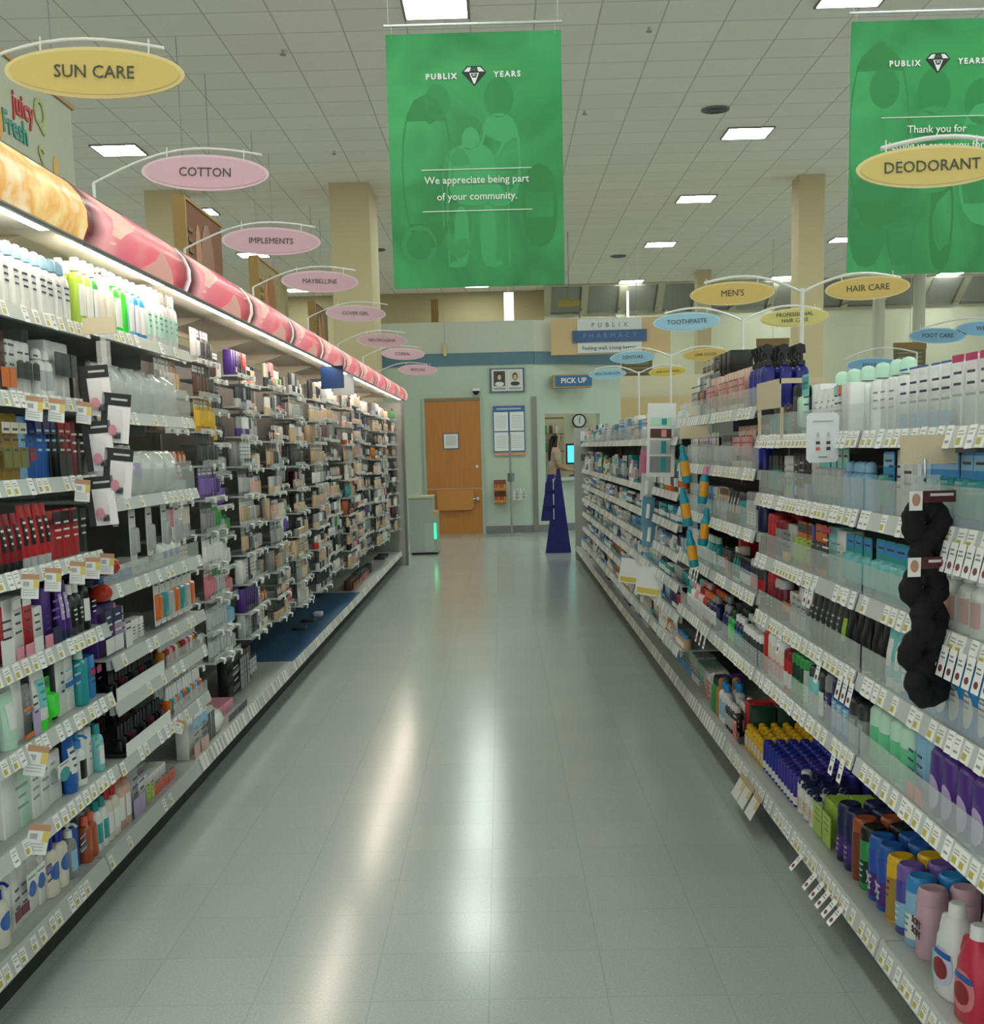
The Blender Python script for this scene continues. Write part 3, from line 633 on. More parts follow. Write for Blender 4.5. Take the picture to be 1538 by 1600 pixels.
def person():
    o = empty('person', (.93, 22.0, 0), 0); o.rotation_euler = (0, 0, -PI / 2 + .15)          # local +y is forward
    tag(o, 'person with long dark hair and beige top behind the pharmacy counter, facing the monitor', 'person')
    skn = M('#c99a7c', .5); top = M('#c9b3a0', .7); trs = M('#2f3038', .7); hair = M('#17120f', .4)
    v = [(0, 0, .93), (0, .0, 1.1), (0, .01, 1.25), (0, 0, 1.36), (0, .01, 1.42), (0, .03, 1.50), (0, .035, 1.57), (0, .03, 1.62)]
    e = [(i, i + 1) for i in range(7)]; r = [(.14, .1), (.125, .095), (.145, .1), (.1, .07), (.045, .045), (.07, .078), (.072, .085), (.04, .05)]
    for s in (-1, 1):
        b = len(v)
        v += [(s * .15, 0, 1.33), (s * .185, .02, 1.08), (s * .16, .22, 1.0), (s * .13, .3, 1.0), (s * .12, .36, .99)]
        e += [(3, b), (b, b + 1), (b + 1, b + 2), (b + 2, b + 3), (b + 3, b + 4)]; r += [.052, .042, .03, (.035, .018), (.028, .012)]
        for k in range(4):
            f = len(v); v += [(s * (.12 + (k - 1.5) * .018), .4, .975), (s * (.12 + (k - 1.5) * .019), .43 - abs(k - 1.4) * .008, .955)]; e += [(b + 4, f), (f, f + 1)]; r += [.009, .007]
        f = len(v); v += [(s * .085, .33, .985), (s * .07, .37, .97)]; e += [(b + 3, f), (f, f + 1)]; r += [.010, .008]
        b = len(v)
        v += [(s * .09, 0, .85), (s * .095, .01, .48), (s * .095, -.02, .1), (s * .1, .1, .035)]
        e += [(0, b), (b, b + 1), (b + 1, b + 2), (b + 2, b + 3)]; r += [.09, .058, .038, .03]
    ob_ = skin('body', v, e, r, skn, o)
    v = [(0, 0, .95), (0, 0, 1.1), (0, .01, 1.25), (0, 0, 1.37)]; e = [(0, 1), (1, 2), (2, 3)]; r = [(.16, .12), (.145, .112), (.165, .118), (.11, .08)]
    for s in (-1, 1):
        b = len(v); v += [(s * .155, 0, 1.33), (s * .18, .015, 1.14)]; e += [(3, b), (b, b + 1)]; r += [.068, .06]
    skin('top', v, e, r, top, o)
    v = [(0, 0, .96), (0, 0, .9)]; e = [(0, 1)]; r = [(.15, .11), (.15, .115)]
    for s in (-1, 1):
        b = len(v); v += [(s * .09, 0, .82), (s * .095, .01, .48), (s * .095, -.015, .08)]; e += [(1, b), (b, b + 1), (b + 1, b + 2)]; r += [.1, .07, .055]
    skin('trousers', v, e, r, trs, o)
    v = [(0, .0, 1.64), (0, -.035, 1.57), (0, -.07, 1.45), (0, -.09, 1.3), (0, -.09, 1.14)]; e = [(i, i + 1) for i in range(4)]; r = [(.065, .06), (.088, .075), (.085, .05), (.095, .045), (.06, .03)]
    for s in (-1, 1):
        b = len(v); v += [(s * .07, .02, 1.56), (s * .085, .0, 1.42), (s * .09, -.01, 1.28)]; e += [(0, b), (b, b + 1), (b + 1, b + 2)]; r += [.03, .03, .02]
    skin('hair', v, e, r, hair, o)
    for s in (-1, 1):
        mb = MB(); mb.sup([(-.008, .003, .008), (0, .006, .012), (.008, .003, .008)], 'black', 8); ob('eye', mb, o, (s * .03, .112, 1.56))
    mb = MB(); mb.sup([(-.02, .016, .012), (0, .014, .009), (.03, .004, .004)], skn, 8); ob('nose', mb, o, (0, .118, 1.535))
    mb = MB(); mb.sup([(-.006, .004, .016), (0, .007, .022), (.006, .004, .016)], M('#9c4a48'), 8); ob('mouth', mb, o, (0, .11, 1.495), (0, 0, PI / 2))
person()

# ------------------------------------------------------------------ gondola bays
LXF, LXS, LXB = -1.262, -1.20, -1.68          # lit side: base front, shelf front, back
RXF, RXS, RXB = .922, .85, 1.40               # deodorant side
def make_tag():
    mb = MB(); mb.box(0, -.019, -.02, .0015, .019, .02, M('#ecece6', .4)); mb.box(.0015, -.016, -.015, .002, .004, -.002, M('#b9ac4a'))
    mb.box(.0015, -.014, .003, .002, .013, .0055, M('#a5a5a2')); mb.box(.0015, -.014, .009, .002, .009, .0115, M('#a5a5a2'))
    return mb.mesh('price_tag')
def make_tag2():
    mb = MB(); mb.box(0, -.017, -.022, .0015, .017, .022, M('#f0f0ec', .4)); mb.box(.0015, -.012, .012, .002, .012, .015, M('#a5a5a2')); mb.box(.0015, -.012, .004, .002, .006, .007, M('#a5a5a2')); mb.box(.0015, -.01, -.012, .002, .01, -.007, M('#999'))
    return mb.mesh('price_tag')
TAGM = [make_tag(), make_tag2()]
def bay(side, y0, y1, levels, base_z, label, near=False, fence=(), step=.062, skip=.2, back_h=2.0, backm=None, shelfx=None, deckm=None, kick=True):
    s = 1 if side == 'L' else -1
    XF, XS, XB = (LXF, LXS, LXB) if side == 'L' else (RXF, RXS, RXB)
    XS = shelfx or XS
    o = empty('gondola_bay', (XF, y0, 0)); tag(o, label, 'store shelving', 'shelving bays of the lit gondola' if s > 0 else 'shelving bays of the deodorant gondola')
    L = (-XF, -y0, 0)
    def bx(name, xa, xb, ya, yb, za, zb, m, p=o, loc=L):
        mb = MB(); mb.box(min(xa, xb), ya, za, max(xa, xb), yb, zb, m); return ob(name, mb, p, loc)
    bx('back_panel', XB, XB - s * .03, y0 + .002, y1 - .002, .02, back_h, backm or BACKM)
    bx('kick_plate', XF - s * .06, XF - s * .08, y0 + .002, y1 - .002, 0, base_z - .03, DARK)
    d = bx('base_deck', XF, XB, y0 + .002, y1 - .002, base_z - .022, base_z, deckm or SHELFM)
    mb = MB(); mb.prism([(XF + s * .002, base_z + .008), (XF + s * .006, base_z + .008), (XF + s * .022, base_z - .045), (XF + s * .018, base_z - .045)], y0 + .004, y1 - .004, RAILTAG if not near else M('#bcc0bc', .3)); ob('price_rail', mb, d)
    bx('upright', XB + s * .03, XB, y0 - .015, y0 + .015, .02, back_h, STEEL)
    rails = [(d, base_z - .021, XF + s * .0155)]
    for i, z in enumerate(levels):
        mb = MB(); mb.box(min(XS, XB), y0 + .006, z - .004, max(XS, XB), y1 - .006, z, SHELFM)
        mb.box(min(XS, XS - s * .012), y0 + .006, z - .03, max(XS, XS - s * .012), y1 - .006, z - .004, SHELFM)
        sh = ob('shelf', mb, o, L)
        mb = MB(); mb.prism([(XS + s * .001, z + .006), (XS + s * .005, z + .006), (XS + s * .016, z - .034), (XS + s * .012, z - .034)], y0 + .01, y1 - .01, M('#bcc0bc', .3) if near else RAILTAG); ob('price_rail', mb, sh)
        for yy in (y0 + .02, y1 - .024):
            mb = MB(); mb.plate([(yy, z - .004), (yy + .004, z - .004), (yy + .004, z - .06), (yy, z - .06)], min(XB, XB + s * .3), max(XB, XB + s * .3), STEEL); ob('bracket', mb, sh)
        if i in fence:
            hh = fence[i] if isinstance(fence, dict) else .07
            mb = MB(); mb.box(min(XS - s * .002, XS - s * .005), y0 + .012, z + .002, max(XS - s * .002, XS - s * .005), y1 - .012, z + hh, ACRYLIC); ob('clear_fence', mb, sh)
        rails.append((sh, z - .014, XS + s * .0105))
    if near:
        for sh, z, x in rails:
            y = y0 + .03
            while y < y1 - .03:
                if random.random() > skip and y > near:
                    t = ob('price_tag', TAGM[0] if random.random() < .65 else TAGM[1], sh, (x, y, z), (random.uniform(-.05, .05), -.27, 0 if s > 0 else PI))
                y += step * random.choice((.75, 1, 1, 1.3))
    return o
LYS = [3.735 + 1.21 * k for k in range(10)] + [15.4]
L1 = [.469, .693, .905, 1.125, 1.346, 1.562, 1.777]
L2 = [.462, .65, .79, 1.007, 1.269, 1.537, 1.79]
LBAY = ['lotion bay', 'cotton bay'] + [f'{ordn(k)} cosmetics bay' for k in range(1, 11)]
LITB = noisy('cream_panel', '#d3c6a4', '#c9bb98', 8, .6)
bay('L', 2.515, 3.735, L1, .172, 'grey shelving bay of skin lotions under the large yellow oval sign', near=2.85, step=.06, skip=.1)
bay('L', 3.735, 4.945, L2, .172, 'grey shelving bay of cotton goods and green gel bottles under the COTTON sign', near=3.7, step=.085, skip=.45, fence={3: .06, 4: .09, 5: .1})
DECKB = M('#2a5578', .4)
for k in range(1, 10):
    y0, y1 = LYS[k], LYS[k + 1]
    bay('L', y0, y1, [], .172, f'lit cosmetics shelving bay, {ordn(k)} beyond the cotton goods', backm=BACKM if k < 7 else M('#77766f', .6), deckm=SHELFM if k in (1, 2, 6, 7, 8, 9) else DECKB, back_h=1.98)
RYS = [2.06, 2.98, 4.20, 5.12, 6.04] + [6.04 + 1.195 * k for k in range(1, 9)]
R1 = [.634, .841, 1.03, 1.228, 1.414]
R3 = [.632, .885, 1.098, 1.305, 1.51]
R5 = [.40, .565, .715, .863, 1.008, 1.16, 1.427]
RBAY = ['baby care bay', 'toothbrush bay', 'razor bay', 'hair dye bay'] + [f'{ordn(k)} far bay' for k in range(1, 9)]
FN = {0: .07, 1: .07, 2: .075, 3: .08, 4: .07}
bay('R', RYS[0], RYS[1], R1, .165, 'grey shelving bay cut off by the picture edge, behind the black scrunchies', near=2.1, step=.05, skip=.1, fence=FN, back_h=1.56)
bay('R', RYS[1], RYS[2], R1, .165, 'grey shelving bay with a tan divider and navy spray cans at its foot', near=2.1, step=.05, skip=.1, fence=FN, back_h=1.56)
bay('R', RYS[2], RYS[3], R3, .165, 'grey shelving bay with blue spray bottles on top and yellow travel bottles below', near=2.1, step=.066, skip=.25, fence=FN, back_h=1.62)
bay('R', RYS[3], RYS[4], R3, .165, 'grey shelving bay with black hair tools on top', fence=FN, back_h=1.62)
for k in range(4, 12):
    bay('R', RYS[k], RYS[k + 1], R5 if k != 4 else R5, .165, f'grey shelving bay on the deodorant side, {ordn(k - 3)} beyond the black hair tools', fence={6: .06}, back_h=1.6, shelfx=1.02 if k > 9 else None)

# lit canopy
def apple_mat():
    m, nt, b, N, L = nodes('canopy_fruit_print')
    tc = N('ShaderNodeTexCoord'); sp = N('ShaderNodeSeparateXYZ'); L(tc.outputs['Object'], sp.inputs[0])
    a = N('ShaderNodeMath', operation='DIVIDE'); a.inputs[1].default_value = 1.15; L(sp.outputs['Y'], a.inputs[0])
    fr = N('ShaderNodeMath', operation='FRACT'); L(a.outputs[0], fr.inputs[0])
    rp = N('ShaderNodeValToRGB'); cr = rp.color_ramp
    for p, c in ((0, '#7a2430'), (.03, '#cf5162'), (.14, '#f0a0a4'), (.25, '#e07684'), (.5, '#dc6274'), (.8, '#cf5062'), (.94, '#8a2a38'), (1, '#4a161e')):
        e = cr.elements.new(p) if p not in (0, 1) else cr.elements[0 if p == 0 else 1]
        e.color = lin(c)
    L(fr.outputs[0], rp.inputs[0])
    mp = N('ShaderNodeMapping'); mp.inputs['Scale'].default_value = (2, 1.7, 4); mp.inputs['Rotation'].default_value = (.5, 0, 0)
    nz = N('ShaderNodeTexNoise', Scale=1.3, Detail=1.5); L(tc.outputs['Object'], mp.inputs[0]); L(mp.outputs[0], nz.inputs['Vector'])
    mr = N('ShaderNodeMapRange'); mr.inputs[1].default_value = .50; mr.inputs[2].default_value = .78; L(nz.outputs[0], mr.inputs[0])
    mx = N('ShaderNodeMix', data_type='RGBA'); L(mr.outputs[0], mx.inputs[0]); L(rp.outputs[0], mx.inputs[6]); mx.inputs[7].default_value = lin('#efb9ae')
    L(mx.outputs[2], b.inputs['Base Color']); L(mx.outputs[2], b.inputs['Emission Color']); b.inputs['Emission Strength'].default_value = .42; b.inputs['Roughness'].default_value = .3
    return m
def peach_mat():
    m, nt, b, N, L = nodes('canopy_crust_print')
    tc = N('ShaderNodeTexCoord'); mp = N('ShaderNodeMapping'); mp.inputs['Scale'].default_value = (6, 5, 7)
    nz = N('ShaderNodeTexNoise', Scale=1.1, Detail=4, Roughness=.55); L(tc.outputs['Object'], mp.inputs[0]); L(mp.outputs[0], nz.inputs['Vector'])
    sp = N('ShaderNodeSeparateXYZ'); L(tc.outputs['Object'], sp.inputs[0])
    rp = N('ShaderNodeValToRGB'); cr = rp.color_ramp
    for p, c in ((0, '#8a4a18'), (.35, '#c07a30'), (.52, '#e0a857'), (.66, '#f3d592'), (1, '#fbe9c4')):
        e = cr.elements.new(p) if p not in (0, 1) else cr.elements[0 if p == 0 else 1]; e.color = lin(c)
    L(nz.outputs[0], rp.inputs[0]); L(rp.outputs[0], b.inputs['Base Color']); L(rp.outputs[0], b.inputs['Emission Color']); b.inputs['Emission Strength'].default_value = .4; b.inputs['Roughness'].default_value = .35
    return m
def canopy():
    ap, pe = apple_mat(), peach_mat(); trim = M('#8f9190', .3, .4); body = M('#d8d0bb', .6); lampm = M('#fff6e6', .5, 0, CANOPY_LIGHT)
    cream = M('#efe6d0', .6)
    prof = [(-1.135, 1.99), (-1.118, 2.03), (-1.118, 2.07), (-1.135, 2.11), (-1.165, 2.145), (-1.205, 2.165)]
    ys = [1.3, 3.56, 5.86, 8.16, 10.46, 12.76, 15.4]
    for k in range(6):
        y0, y1 = ys[k] + .003, ys[k + 1] - .003
        o = empty('light_canopy', (-1.68, y0, 1.97))
        tag(o, ('golden crusty fruit print canopy segment over the lotion bay' if k == 0 else f'red fruit print canopy segment, {ordn(k)} beyond the golden one'), 'light canopy', 'canopy segments of the lit gondola')
        L = (1.68, -y0, -1.97)
        mb = MB(); n = len(prof)
        mb.loft([[(p[0], y0, p[1]) for p in prof] + [(p[0] - .006, y0, p[1] - .003) for p in reversed(prof)], [(p[0], y1, p[1]) for p in prof] + [(p[0] - .006, y1, p[1] - .003) for p in reversed(prof)]], pe if k == 0 else ap)
        g = ob('graphic_panel', mb, o, (1.68, -y0, -1.97), sharp=1.2)
        for v in g.data.vertices: v.co.y -= y0
        g.location = (1.68, 0, -1.97)
        if k:
            def strip(pts, nm='print', m='#f0cfc0'):
                mb = MB()
                def at(yy, t):
                    f = t * (len(prof) - 1); i = min(int(f), len(prof) - 2); f -= i
                    return (prof[i][0] + (prof[i + 1][0] - prof[i][0]) * f + .003, yy, prof[i][1] + (prof[i + 1][1] - prof[i][1]) * f + .001)
                rings = []
                for (ya, yb, t) in pts: rings.append([at(ya, t), at(yb, t)])
                i0 = len(mb.v); 
                for r in rings: mb.v += r
                for q in range(len(rings) - 1):
                    mb.f.append((i0 + 2 * q, i0 + 2 * q + 1, i0 + 2 * q + 3, i0 + 2 * q + 2)); mb.m.append(mb.mi(M(m, .35, 0, .3)))
                ob(nm, mb, o, (1.68, -y0, -1.97))
            for c in (0, 1):
                yc = y0 + 1.15 * c
                if yc + 1.1 > y1: continue
                strip([(yc + .55, yc + .95, .0), (yc + .66, yc + .86, .2), (yc + .75, yc + .77, .42)], m='#e0a79b')
                strip([(yc + .20, yc + .24, .12), (yc + .22, yc + .34, .35), (yc + .24, yc + .46, .5), (yc + .16, yc + .52, .62), (yc + .14, yc + .4, .75), (yc + .12, yc + .3, .9)], m='#f2c7b6')
            strip([(y1 - .035 - .02 * (1 - abs(2 * t - .8)), y1 - .002, t) for t in (0, .2, .4, .6, .8, 1)], m='#f3ead8')
        mb = MB(); mb.tube([(-1.137, y0, 1.985), (-1.137, y1, 1.985)], .008, trim); ob('trim', mb, o, L)
        mb = MB(); mb.tube([(-1.207, y0, 2.168), (-1.207, y1, 2.168)], .007, M('#6f5f58', .4)); ob('trim', mb, o, L)
        mb = MB(); mb.box(-1.68, y0, 2.155, -1.205, y1, 2.165, body); mb.box(-1.68, y0, 2.02, -1.67, y1, 2.155, body); ob('housing', mb, o, L)
        mb = MB(); mb.box(-1.66, y0, 2.045, -1.36, y1, 2.05, cream); ob('soffit', mb, o, L)
        nn = 2
        mb = MB(); mb.box(-1.34, y0, 2.026, -1.15, y1, 2.036, M('#e9e2d0', .5)); ob('lamp_tray', mb, o, L)
        for j in range(nn):
            ya = y0 + (y1 - y0) * j / nn + .11; yb = y0 + (y1 - y0) * (j + 1) / nn - .11
            mb = MB(); mb.box(-1.215, ya, 2.002, -1.175, yb, 2.025, lampm); ob('lamp_tube', mb, o, L)
        y = y0 + .2
        while y < y1:
            mb = MB(); mb.prism([(-1.66, 1.96), (-1.66, 2.044), (-1.38, 2.044)], y, y + .012, cream); ob('bracket', mb, o, L); y += 1.2
canopy()
o = empty('end_panel', (-1.3, 15.42, 0)); tag(o, 'tall grey end panel at the far end of the lit gondola', 'panel')
mb = MB(); mb.box(-.4, 0, 0, .12, .03, 1.98, M('#9fa09a', .5)); ob('panel', mb, o)
mb = MB(); mb.box(.1, -.02, 0, .13, .05, 1.98, M('#6f706c', .4)); ob('edge_post', mb, o)

# ------------------------------------------------------------------ products (front faces local +x, width along y)
class Proto:
    def __init__(s, name, me, parts, w, d, h, look, cat): s.name, s.me, s.parts, s.w, s.d, s.h, s.look, s.cat = name, me, parts, w, d, h, look, cat
_pc = {}
HS = 1.0
def hs(v):
    global HS
    HS = v
def cached(fn):
    def g(*a, **k):
        if fn.__name__ in ('box', 'bottle', 'can', 'tube', 'stick', 'card'): a = (a[0], round(a[1] * HS, 4)) + a[2:]
        key = (fn.__name__, a, tuple(sorted((x, tuple(y) if isinstance(y, list) else y) for x, y in k.items())))
        if key not in _pc: _pc[key] = fn(*a, **k)
        return _pc[key]
    return g
def pl(m, r=.35): return M(m, r)
def interp(secs, z):
    for a, b in zip(secs, secs[1:]):
        if a[0] <= z <= b[0]:
            t = (z - a[0]) / max(b[0] - a[0], 1e-6); return a[1] + (b[1] - a[1]) * t, a[2] + (b[2] - a[2]) * t, (a[3] if len(a) > 3 else 2)
    return secs[-1][1], secs[-1][2], 2
def wrap(mb, secs, a0, a1, z0, z1, m, cx, off=.0008, n=7, nz=2, oval=False):
    rows = []
    for j in range(nz + 1):
        z = z0 + (z1 - z0) * j / nz; rx, ry, e = interp(secs, z); row = []
        sc = math.sqrt(max(1 - (2 * j / nz - 1) ** 2, .02)) if oval else 1
        for i in range(n + 1):
            t = ((a0 + a1) / 2 + (a1 - a0) / 2 * sc * (2 * i / n - 1)); c, q = math.cos(t), math.sin(t)
            row.append((cx + (rx + off) * math.copysign(abs(c) ** (2 / e), c), (ry + off) * math.copysign(abs(q) ** (2 / e), q), z))
        rows.append(row)
    i0 = len(mb.v)
    for r in rows: mb.v += r
    k = mb.mi(m)
    for j in range(nz):
        for i in range(n): mb.f.append((i0 + j * (n + 1) + i, i0 + j * (n + 1) + i + 1, i0 + (j + 1) * (n + 1) + i + 1, i0 + (j + 1) * (n + 1) + i)); mb.m.append(k)
@cached
def box(w, h, d, c, bands=(), txt='charcoal', name='carton', look='', lines=3, oval=None):
    mb = MB(); mb.cbox(w, d, h, pl(c, .45), min(.003, w * .08), -d / 2)
    parts = []
    pr = MB()
    for (z0, z1, cc) in bands: pr.box(-.001, -w / 2 + .002, z0 * h, .0006, w / 2 - .002, z1 * h, pl(cc))
    rnd = random.Random(sum(map(ord, c)) + int(w * 1000) + int(h * 1000))
    for k in range(lines):
        z = h * (.74 - .15 * k); ww = w * rnd.uniform(.22, .38)
        pr.box(-.001, -ww, z, .001, ww, z + h * .035, pl(txt))
    if oval:
        n = 16; pr.loft([[(xx, w * .36 * math.cos(2 * PI * k / n), h * .55 + h * .14 * math.sin(2 * PI * k / n)) for k in range(n)] for xx in (-.001, .0014)], pl(oval))
    if pr.f: parts.append(('print', pr.mesh('print')))
    return Proto(name, mb.mesh(name), parts, w, d, h, look or f'{c} carton', 'box')
def body_of(name, secs, c, cap, parts_extra, w, d, h, look, cat, lab=None, labz=(.2, .65), txt=None, laba=.85, oval=False, capname='cap', n=14, e_r=.3):
    cx = -d / 2
    mb = MB(); mb.sup(secs, pl(c, e_r) if isinstance(c, str) else c, n, cx=cx); parts = []
    if cap: 
        cm = MB(); cm.sup(cap[0], pl(cap[1], .35), n, cx=cx); parts.append((capname, cm.mesh(capname)))
    for nm, m2 in parts_extra: parts.append((nm, m2))
    if lab or txt:
        pm = MB()
        hb = secs[-1][0]
        if lab: wrap(pm, secs, -laba, laba, hb * labz[0], hb * labz[1], pl(lab), cx, .0007, 8, 8 if oval else 2, oval)
        if txt:
            for k in range(3): wrap(pm, secs, -.45 + .08 * k, .45 - .05 * k, hb * (labz[1] - .1 - .12 * k), hb * (labz[1] - .06 - .12 * k), pl(txt), cx, .0013, 6, 1)
        parts.append(('label_print', pm.mesh('label_print')))
    return Proto(name, mb.mesh(name), parts, w, d, h, look, cat)
@cached
def bottle(w, h, d, c, cap='white', style='flip', lab=None, txt=None, oval=False, name='bottle', look='', labz=(.2, .7), e=2.6):
    rx, ry = d / 2, w / 2; hb = h * (.80 if style == 'flip' else .72 if style == 'pump' else .66 if style == 'spray' else .78)
    secs = [(0, rx * .9, ry * .92, e), (h * .015, rx, ry, e), (hb * .82, rx, ry, e), (hb * .92, rx * .88, ry * .82, e), (hb * .975, rx * .6, ry * .5, 2.2), (hb, rx * .45, ry * .36, 2)]
    cx = -d / 2; ex = []
    if style == 'flip': capg = ([(hb, rx * .62, ry * .55, 2.2), (h - .004, rx * .58, ry * .5, 2.2), (h, rx * .5, ry * .42, 2.2)], cap); cn = 'cap'
    elif style == 'dome': capg = ([(hb, rx * .7, ry * .66, 2), (h * .93, rx * .66, ry * .62, 2), (h * .98, rx * .45, ry * .42, 2), (h, rx * .12, ry * .12, 2)], cap); cn = 'cap'
    elif style == 'pump':
        r = min(rx, ry) * .5; capg = ([(hb, r * 1.2, r * 1.2), (hb + .022, r * 1.15, r * 1.15), (hb + .026, r * .35, r * .35), (h - .014, r * .3, r * .3)], cap); cn = 'pump_collar'
        q = MB(); q.sup([(h - .014, r * .9, r * .7), (h - .004, r * .95, r * .75), (h, r * .7, r * .55)], pl(cap), 10, cx=cx); q.tube([(cx, 0, h - .008), (cx + rx * .9, 0, h - .007), (cx + rx * 1.35, 0, h - .016)], .0045, pl(cap), 6); ex.append(('pump_head', q.mesh('pump_head')))
    else:
        r = min(rx, ry) * .5; capg = ([(hb, r * 1.2, r * 1.2), (hb + h * .07, r * 1.1, r * 1.1), (hb + h * .09, r * .6, r * .6), (h * .84, r * .55, r * .55)], cap); cn = 'spray_collar'
        q = MB(); q.prism([(cx - r * 1.1, h * .84), (cx + r * .8, h * .84), (cx + r * 1.7, h * .93), (cx + r * 1.6, h * .97), (cx + r * .4, h), (cx - r * .9, h * .97)], -r * .6, r * .6, pl(cap)); q.tube([(cx + r, 0, h * .88), (cx + r * 1.7, 0, h * .82), (cx + r * 1.5, 0, h * .76)], .004, pl(cap), 5); ex.append(('spray_trigger', q.mesh('spray_trigger')))
    return body_of(name, secs, c, capg, ex, w, d, h, look or f'{c} bottle', 'bottle', lab, labz, txt, .9, oval, cn)
@cached
def can(w, h, c, cap='white', lab=None, txt=None, caph=.22, name='spray_can', look='', labz=(.15, .6), tall=True, wordz=None):
    r = w / 2; hb = h * (1 - caph)
    secs = [(0, r * .93, r * .93), (.004, r, r), (hb - .004, r, r), (hb, r * .93, r * .93)]
    capg = ([(hb, r * .97, r * .97), (h - .012, r * .97, r * .97), (h - .004, r * .9, r * .9), (h, r * .78, r * .78), (h - .002, r * .5, r * .5)], cap)
    return body_of(name, secs, c, capg, [], w, w, h, look or f'{c} can', 'can', lab, labz, txt, 1.2, False, 'cap', 18)
@cached
def tube(w, h, d, c, cap='white', lab=None, txt=None, name='squeeze_tube', look='', labz=(.35, .8)):
    hc = h * .16; rx, ry = d / 2, w / 2
    secs = [(hc, rx * .9, ry * .82), (hc + .004, rx, ry * .86, 2), (h * .6, rx * .75, ry * .93, 2), (h * .95, rx * .16, ry, 2.5), (h, rx * .12, ry, 3)]
    capg = ([(0, rx * .85, ry * .78), (hc, rx * .9, ry * .8)], cap)
    return body_of(name, secs, c, capg, [], w, d, h, look or f'{c} tube', 'tube', lab, labz, txt, .7)
@cached
def stick(w, h, d, c, cap, lab=None, txt=None, name='deodorant_stick', look='', oval=False):
    rx, ry = d / 2, w / 2; hb = h * .66
    secs = [(0, rx * .95, ry * .95, 2.6), (.004, rx, ry, 2.6), (hb * .5, rx * .96, ry * .97, 2.6), (hb, rx, ry, 2.6)]
    capg = ([(hb, rx * .98, ry * .98, 2.6), (h * .9, rx * .95, ry * .95, 2.6), (h * .97, rx * .7, ry * .75, 2.4), (h, rx * .25, ry * .3, 2)], cap)
    return body_of(name, secs, c, capg, [], w, d, h, look or f'{c} stick', 'deodorant', lab, (.15, .9), txt, .8, oval)
@cached
def card(w, h, c, bub='silver', head=None, d=.018, name='blister_pack', look='', txt='charcoal'):
    mb = MB(); k = w * .08
    mb.plate([(-w / 2, k), (-w / 2 + k, 0), (w / 2 - k, 0), (w / 2, k), (w / 2, h - k), (w / 2 - k, h), (-w / 2 + k, h), (-w / 2, h - k)], -d, -d + .0015, pl(c, .4))
    q = MB(); q.loft([[(xx, a * e, h * .40 + b * e) for a, b in ((-w * .34, -h * .28), (w * .34, -h * .28), (w * .38, -h * .2), (w * .38, h * .2), (w * .34, h * .26), (-w * .34, h * .26), (-w * .38, h * .2), (-w * .38, -h * .2))] for xx, e in ((-d + .0015, 1), (-.003, .9), (0, .8))], pl(bub, .2))
    parts = [('bubble', q.mesh('bubble'))]
    pr = MB(); pr.box(-d, -w / 2 + .003, h * .76, -d + .0022, w / 2 - .003, h * .96, pl(head or c))
    pr.box(-d, -w * .3, h * .84, -d + .0028, w * .3, h * .875, pl(txt)); parts.append(('print', pr.mesh('print')))
    return Proto(name, mb.mesh(name), parts, w, d, h, look or f'{c} blister pack', 'blister pack')
@cached
def bag(w, h, d, c='white', lab=None, name='cotton_bag', look=''):
    mb = MB(); rnd = random.Random(int(w * 1e4))
    secs = [(0, d * .12, w * .47, 3), (h * .03, d * .2, w * .5, 3), (h * .15, d * .44, w * .49, 2.6), (h * .5, d * .5, w * .48, 2.6), (h * .8, d * .4, w * .49, 2.6), (h * .94, d * .12, w * .5, 3), (h, d * .05, w * .5, 4)]
    rings = [[(p[0] + rnd.uniform(-1, 1) * d * .08, p[1] + rnd.uniform(-1, 1) * w * .02, p[2] + rnd.uniform(-1, 1) * h * .015) for p in ring(q[1], q[2], q[0], q[3], 18, -d / 2)] for q in secs]
    mb.loft(rings, M(c, .16)); parts = []
    if lab:
        pr = MB(); wrap(pr, [(s[0], s[1], s[2], s[3]) for s in secs], -.5, .5, h * .35, h * .65, pl(lab), -d / 2, .004, 6, 2); parts.append(('label_print', pr.mesh('label_print')))
    return Proto(name, mb.mesh(name, 1.2), parts, w, d, h, look or f'puffy {c} bag', 'bag')
@cached
def polish(c, cap='black', w=.028, h=.075, name='nail_polish_bottle', look=''):
    r = w / 2; secs = [(0, r * .95, r * .95, 3), (.003, r, r, 3), (h * .45, r, r, 3), (h * .52, r * .5, r * .5, 2)]
    return body_of(name, secs, pl(c, .12), ([(h * .52, r * .55, r * .55), (h * .97, r * .42, r * .42), (h, r * .3, r * .3)], cap), [], w, w, h, look or f'{c} nail polish bottle', 'nail polish', n=10)
@cached
def lipstick(c, cap='silver', w=.022, h=.085, name='lipstick', look=''):
    r = w / 2; return body_of(name, [(0, r, r), (h * .4, r, r)], c, ([(h * .4, r * .88, r * .88), (h * .96, r * .88, r * .88), (h, r * .7, r * .7)], cap), [], w, w, h, look or f'{c} lipstick tube', 'lipstick', n=8)
@cached
def compact(c, w=.06, name='powder_compact', look=''):
    mb = MB(); n = 14; r = w / 2
    mb.loft([[(xx, rr * math.cos(2 * PI * k / n), r + rr * math.sin(2 * PI * k / n)) for k in range(n)] for xx, rr in ((-.016, r), (-.003, r), (0, r * .9))], pl(c, .25))
    q = MB(); q.loft([[(xx, r * .62 * math.cos(2 * PI * k / n), r + r * .62 * math.sin(2 * PI * k / n)) for k in range(n)] for xx in (-.001, .0008)], pl('blush')); 
    return Proto(name, mb.mesh(name), [('window_print', q.mesh('window_print'))], w, .016, w, look or f'{c} round compact', 'compact')
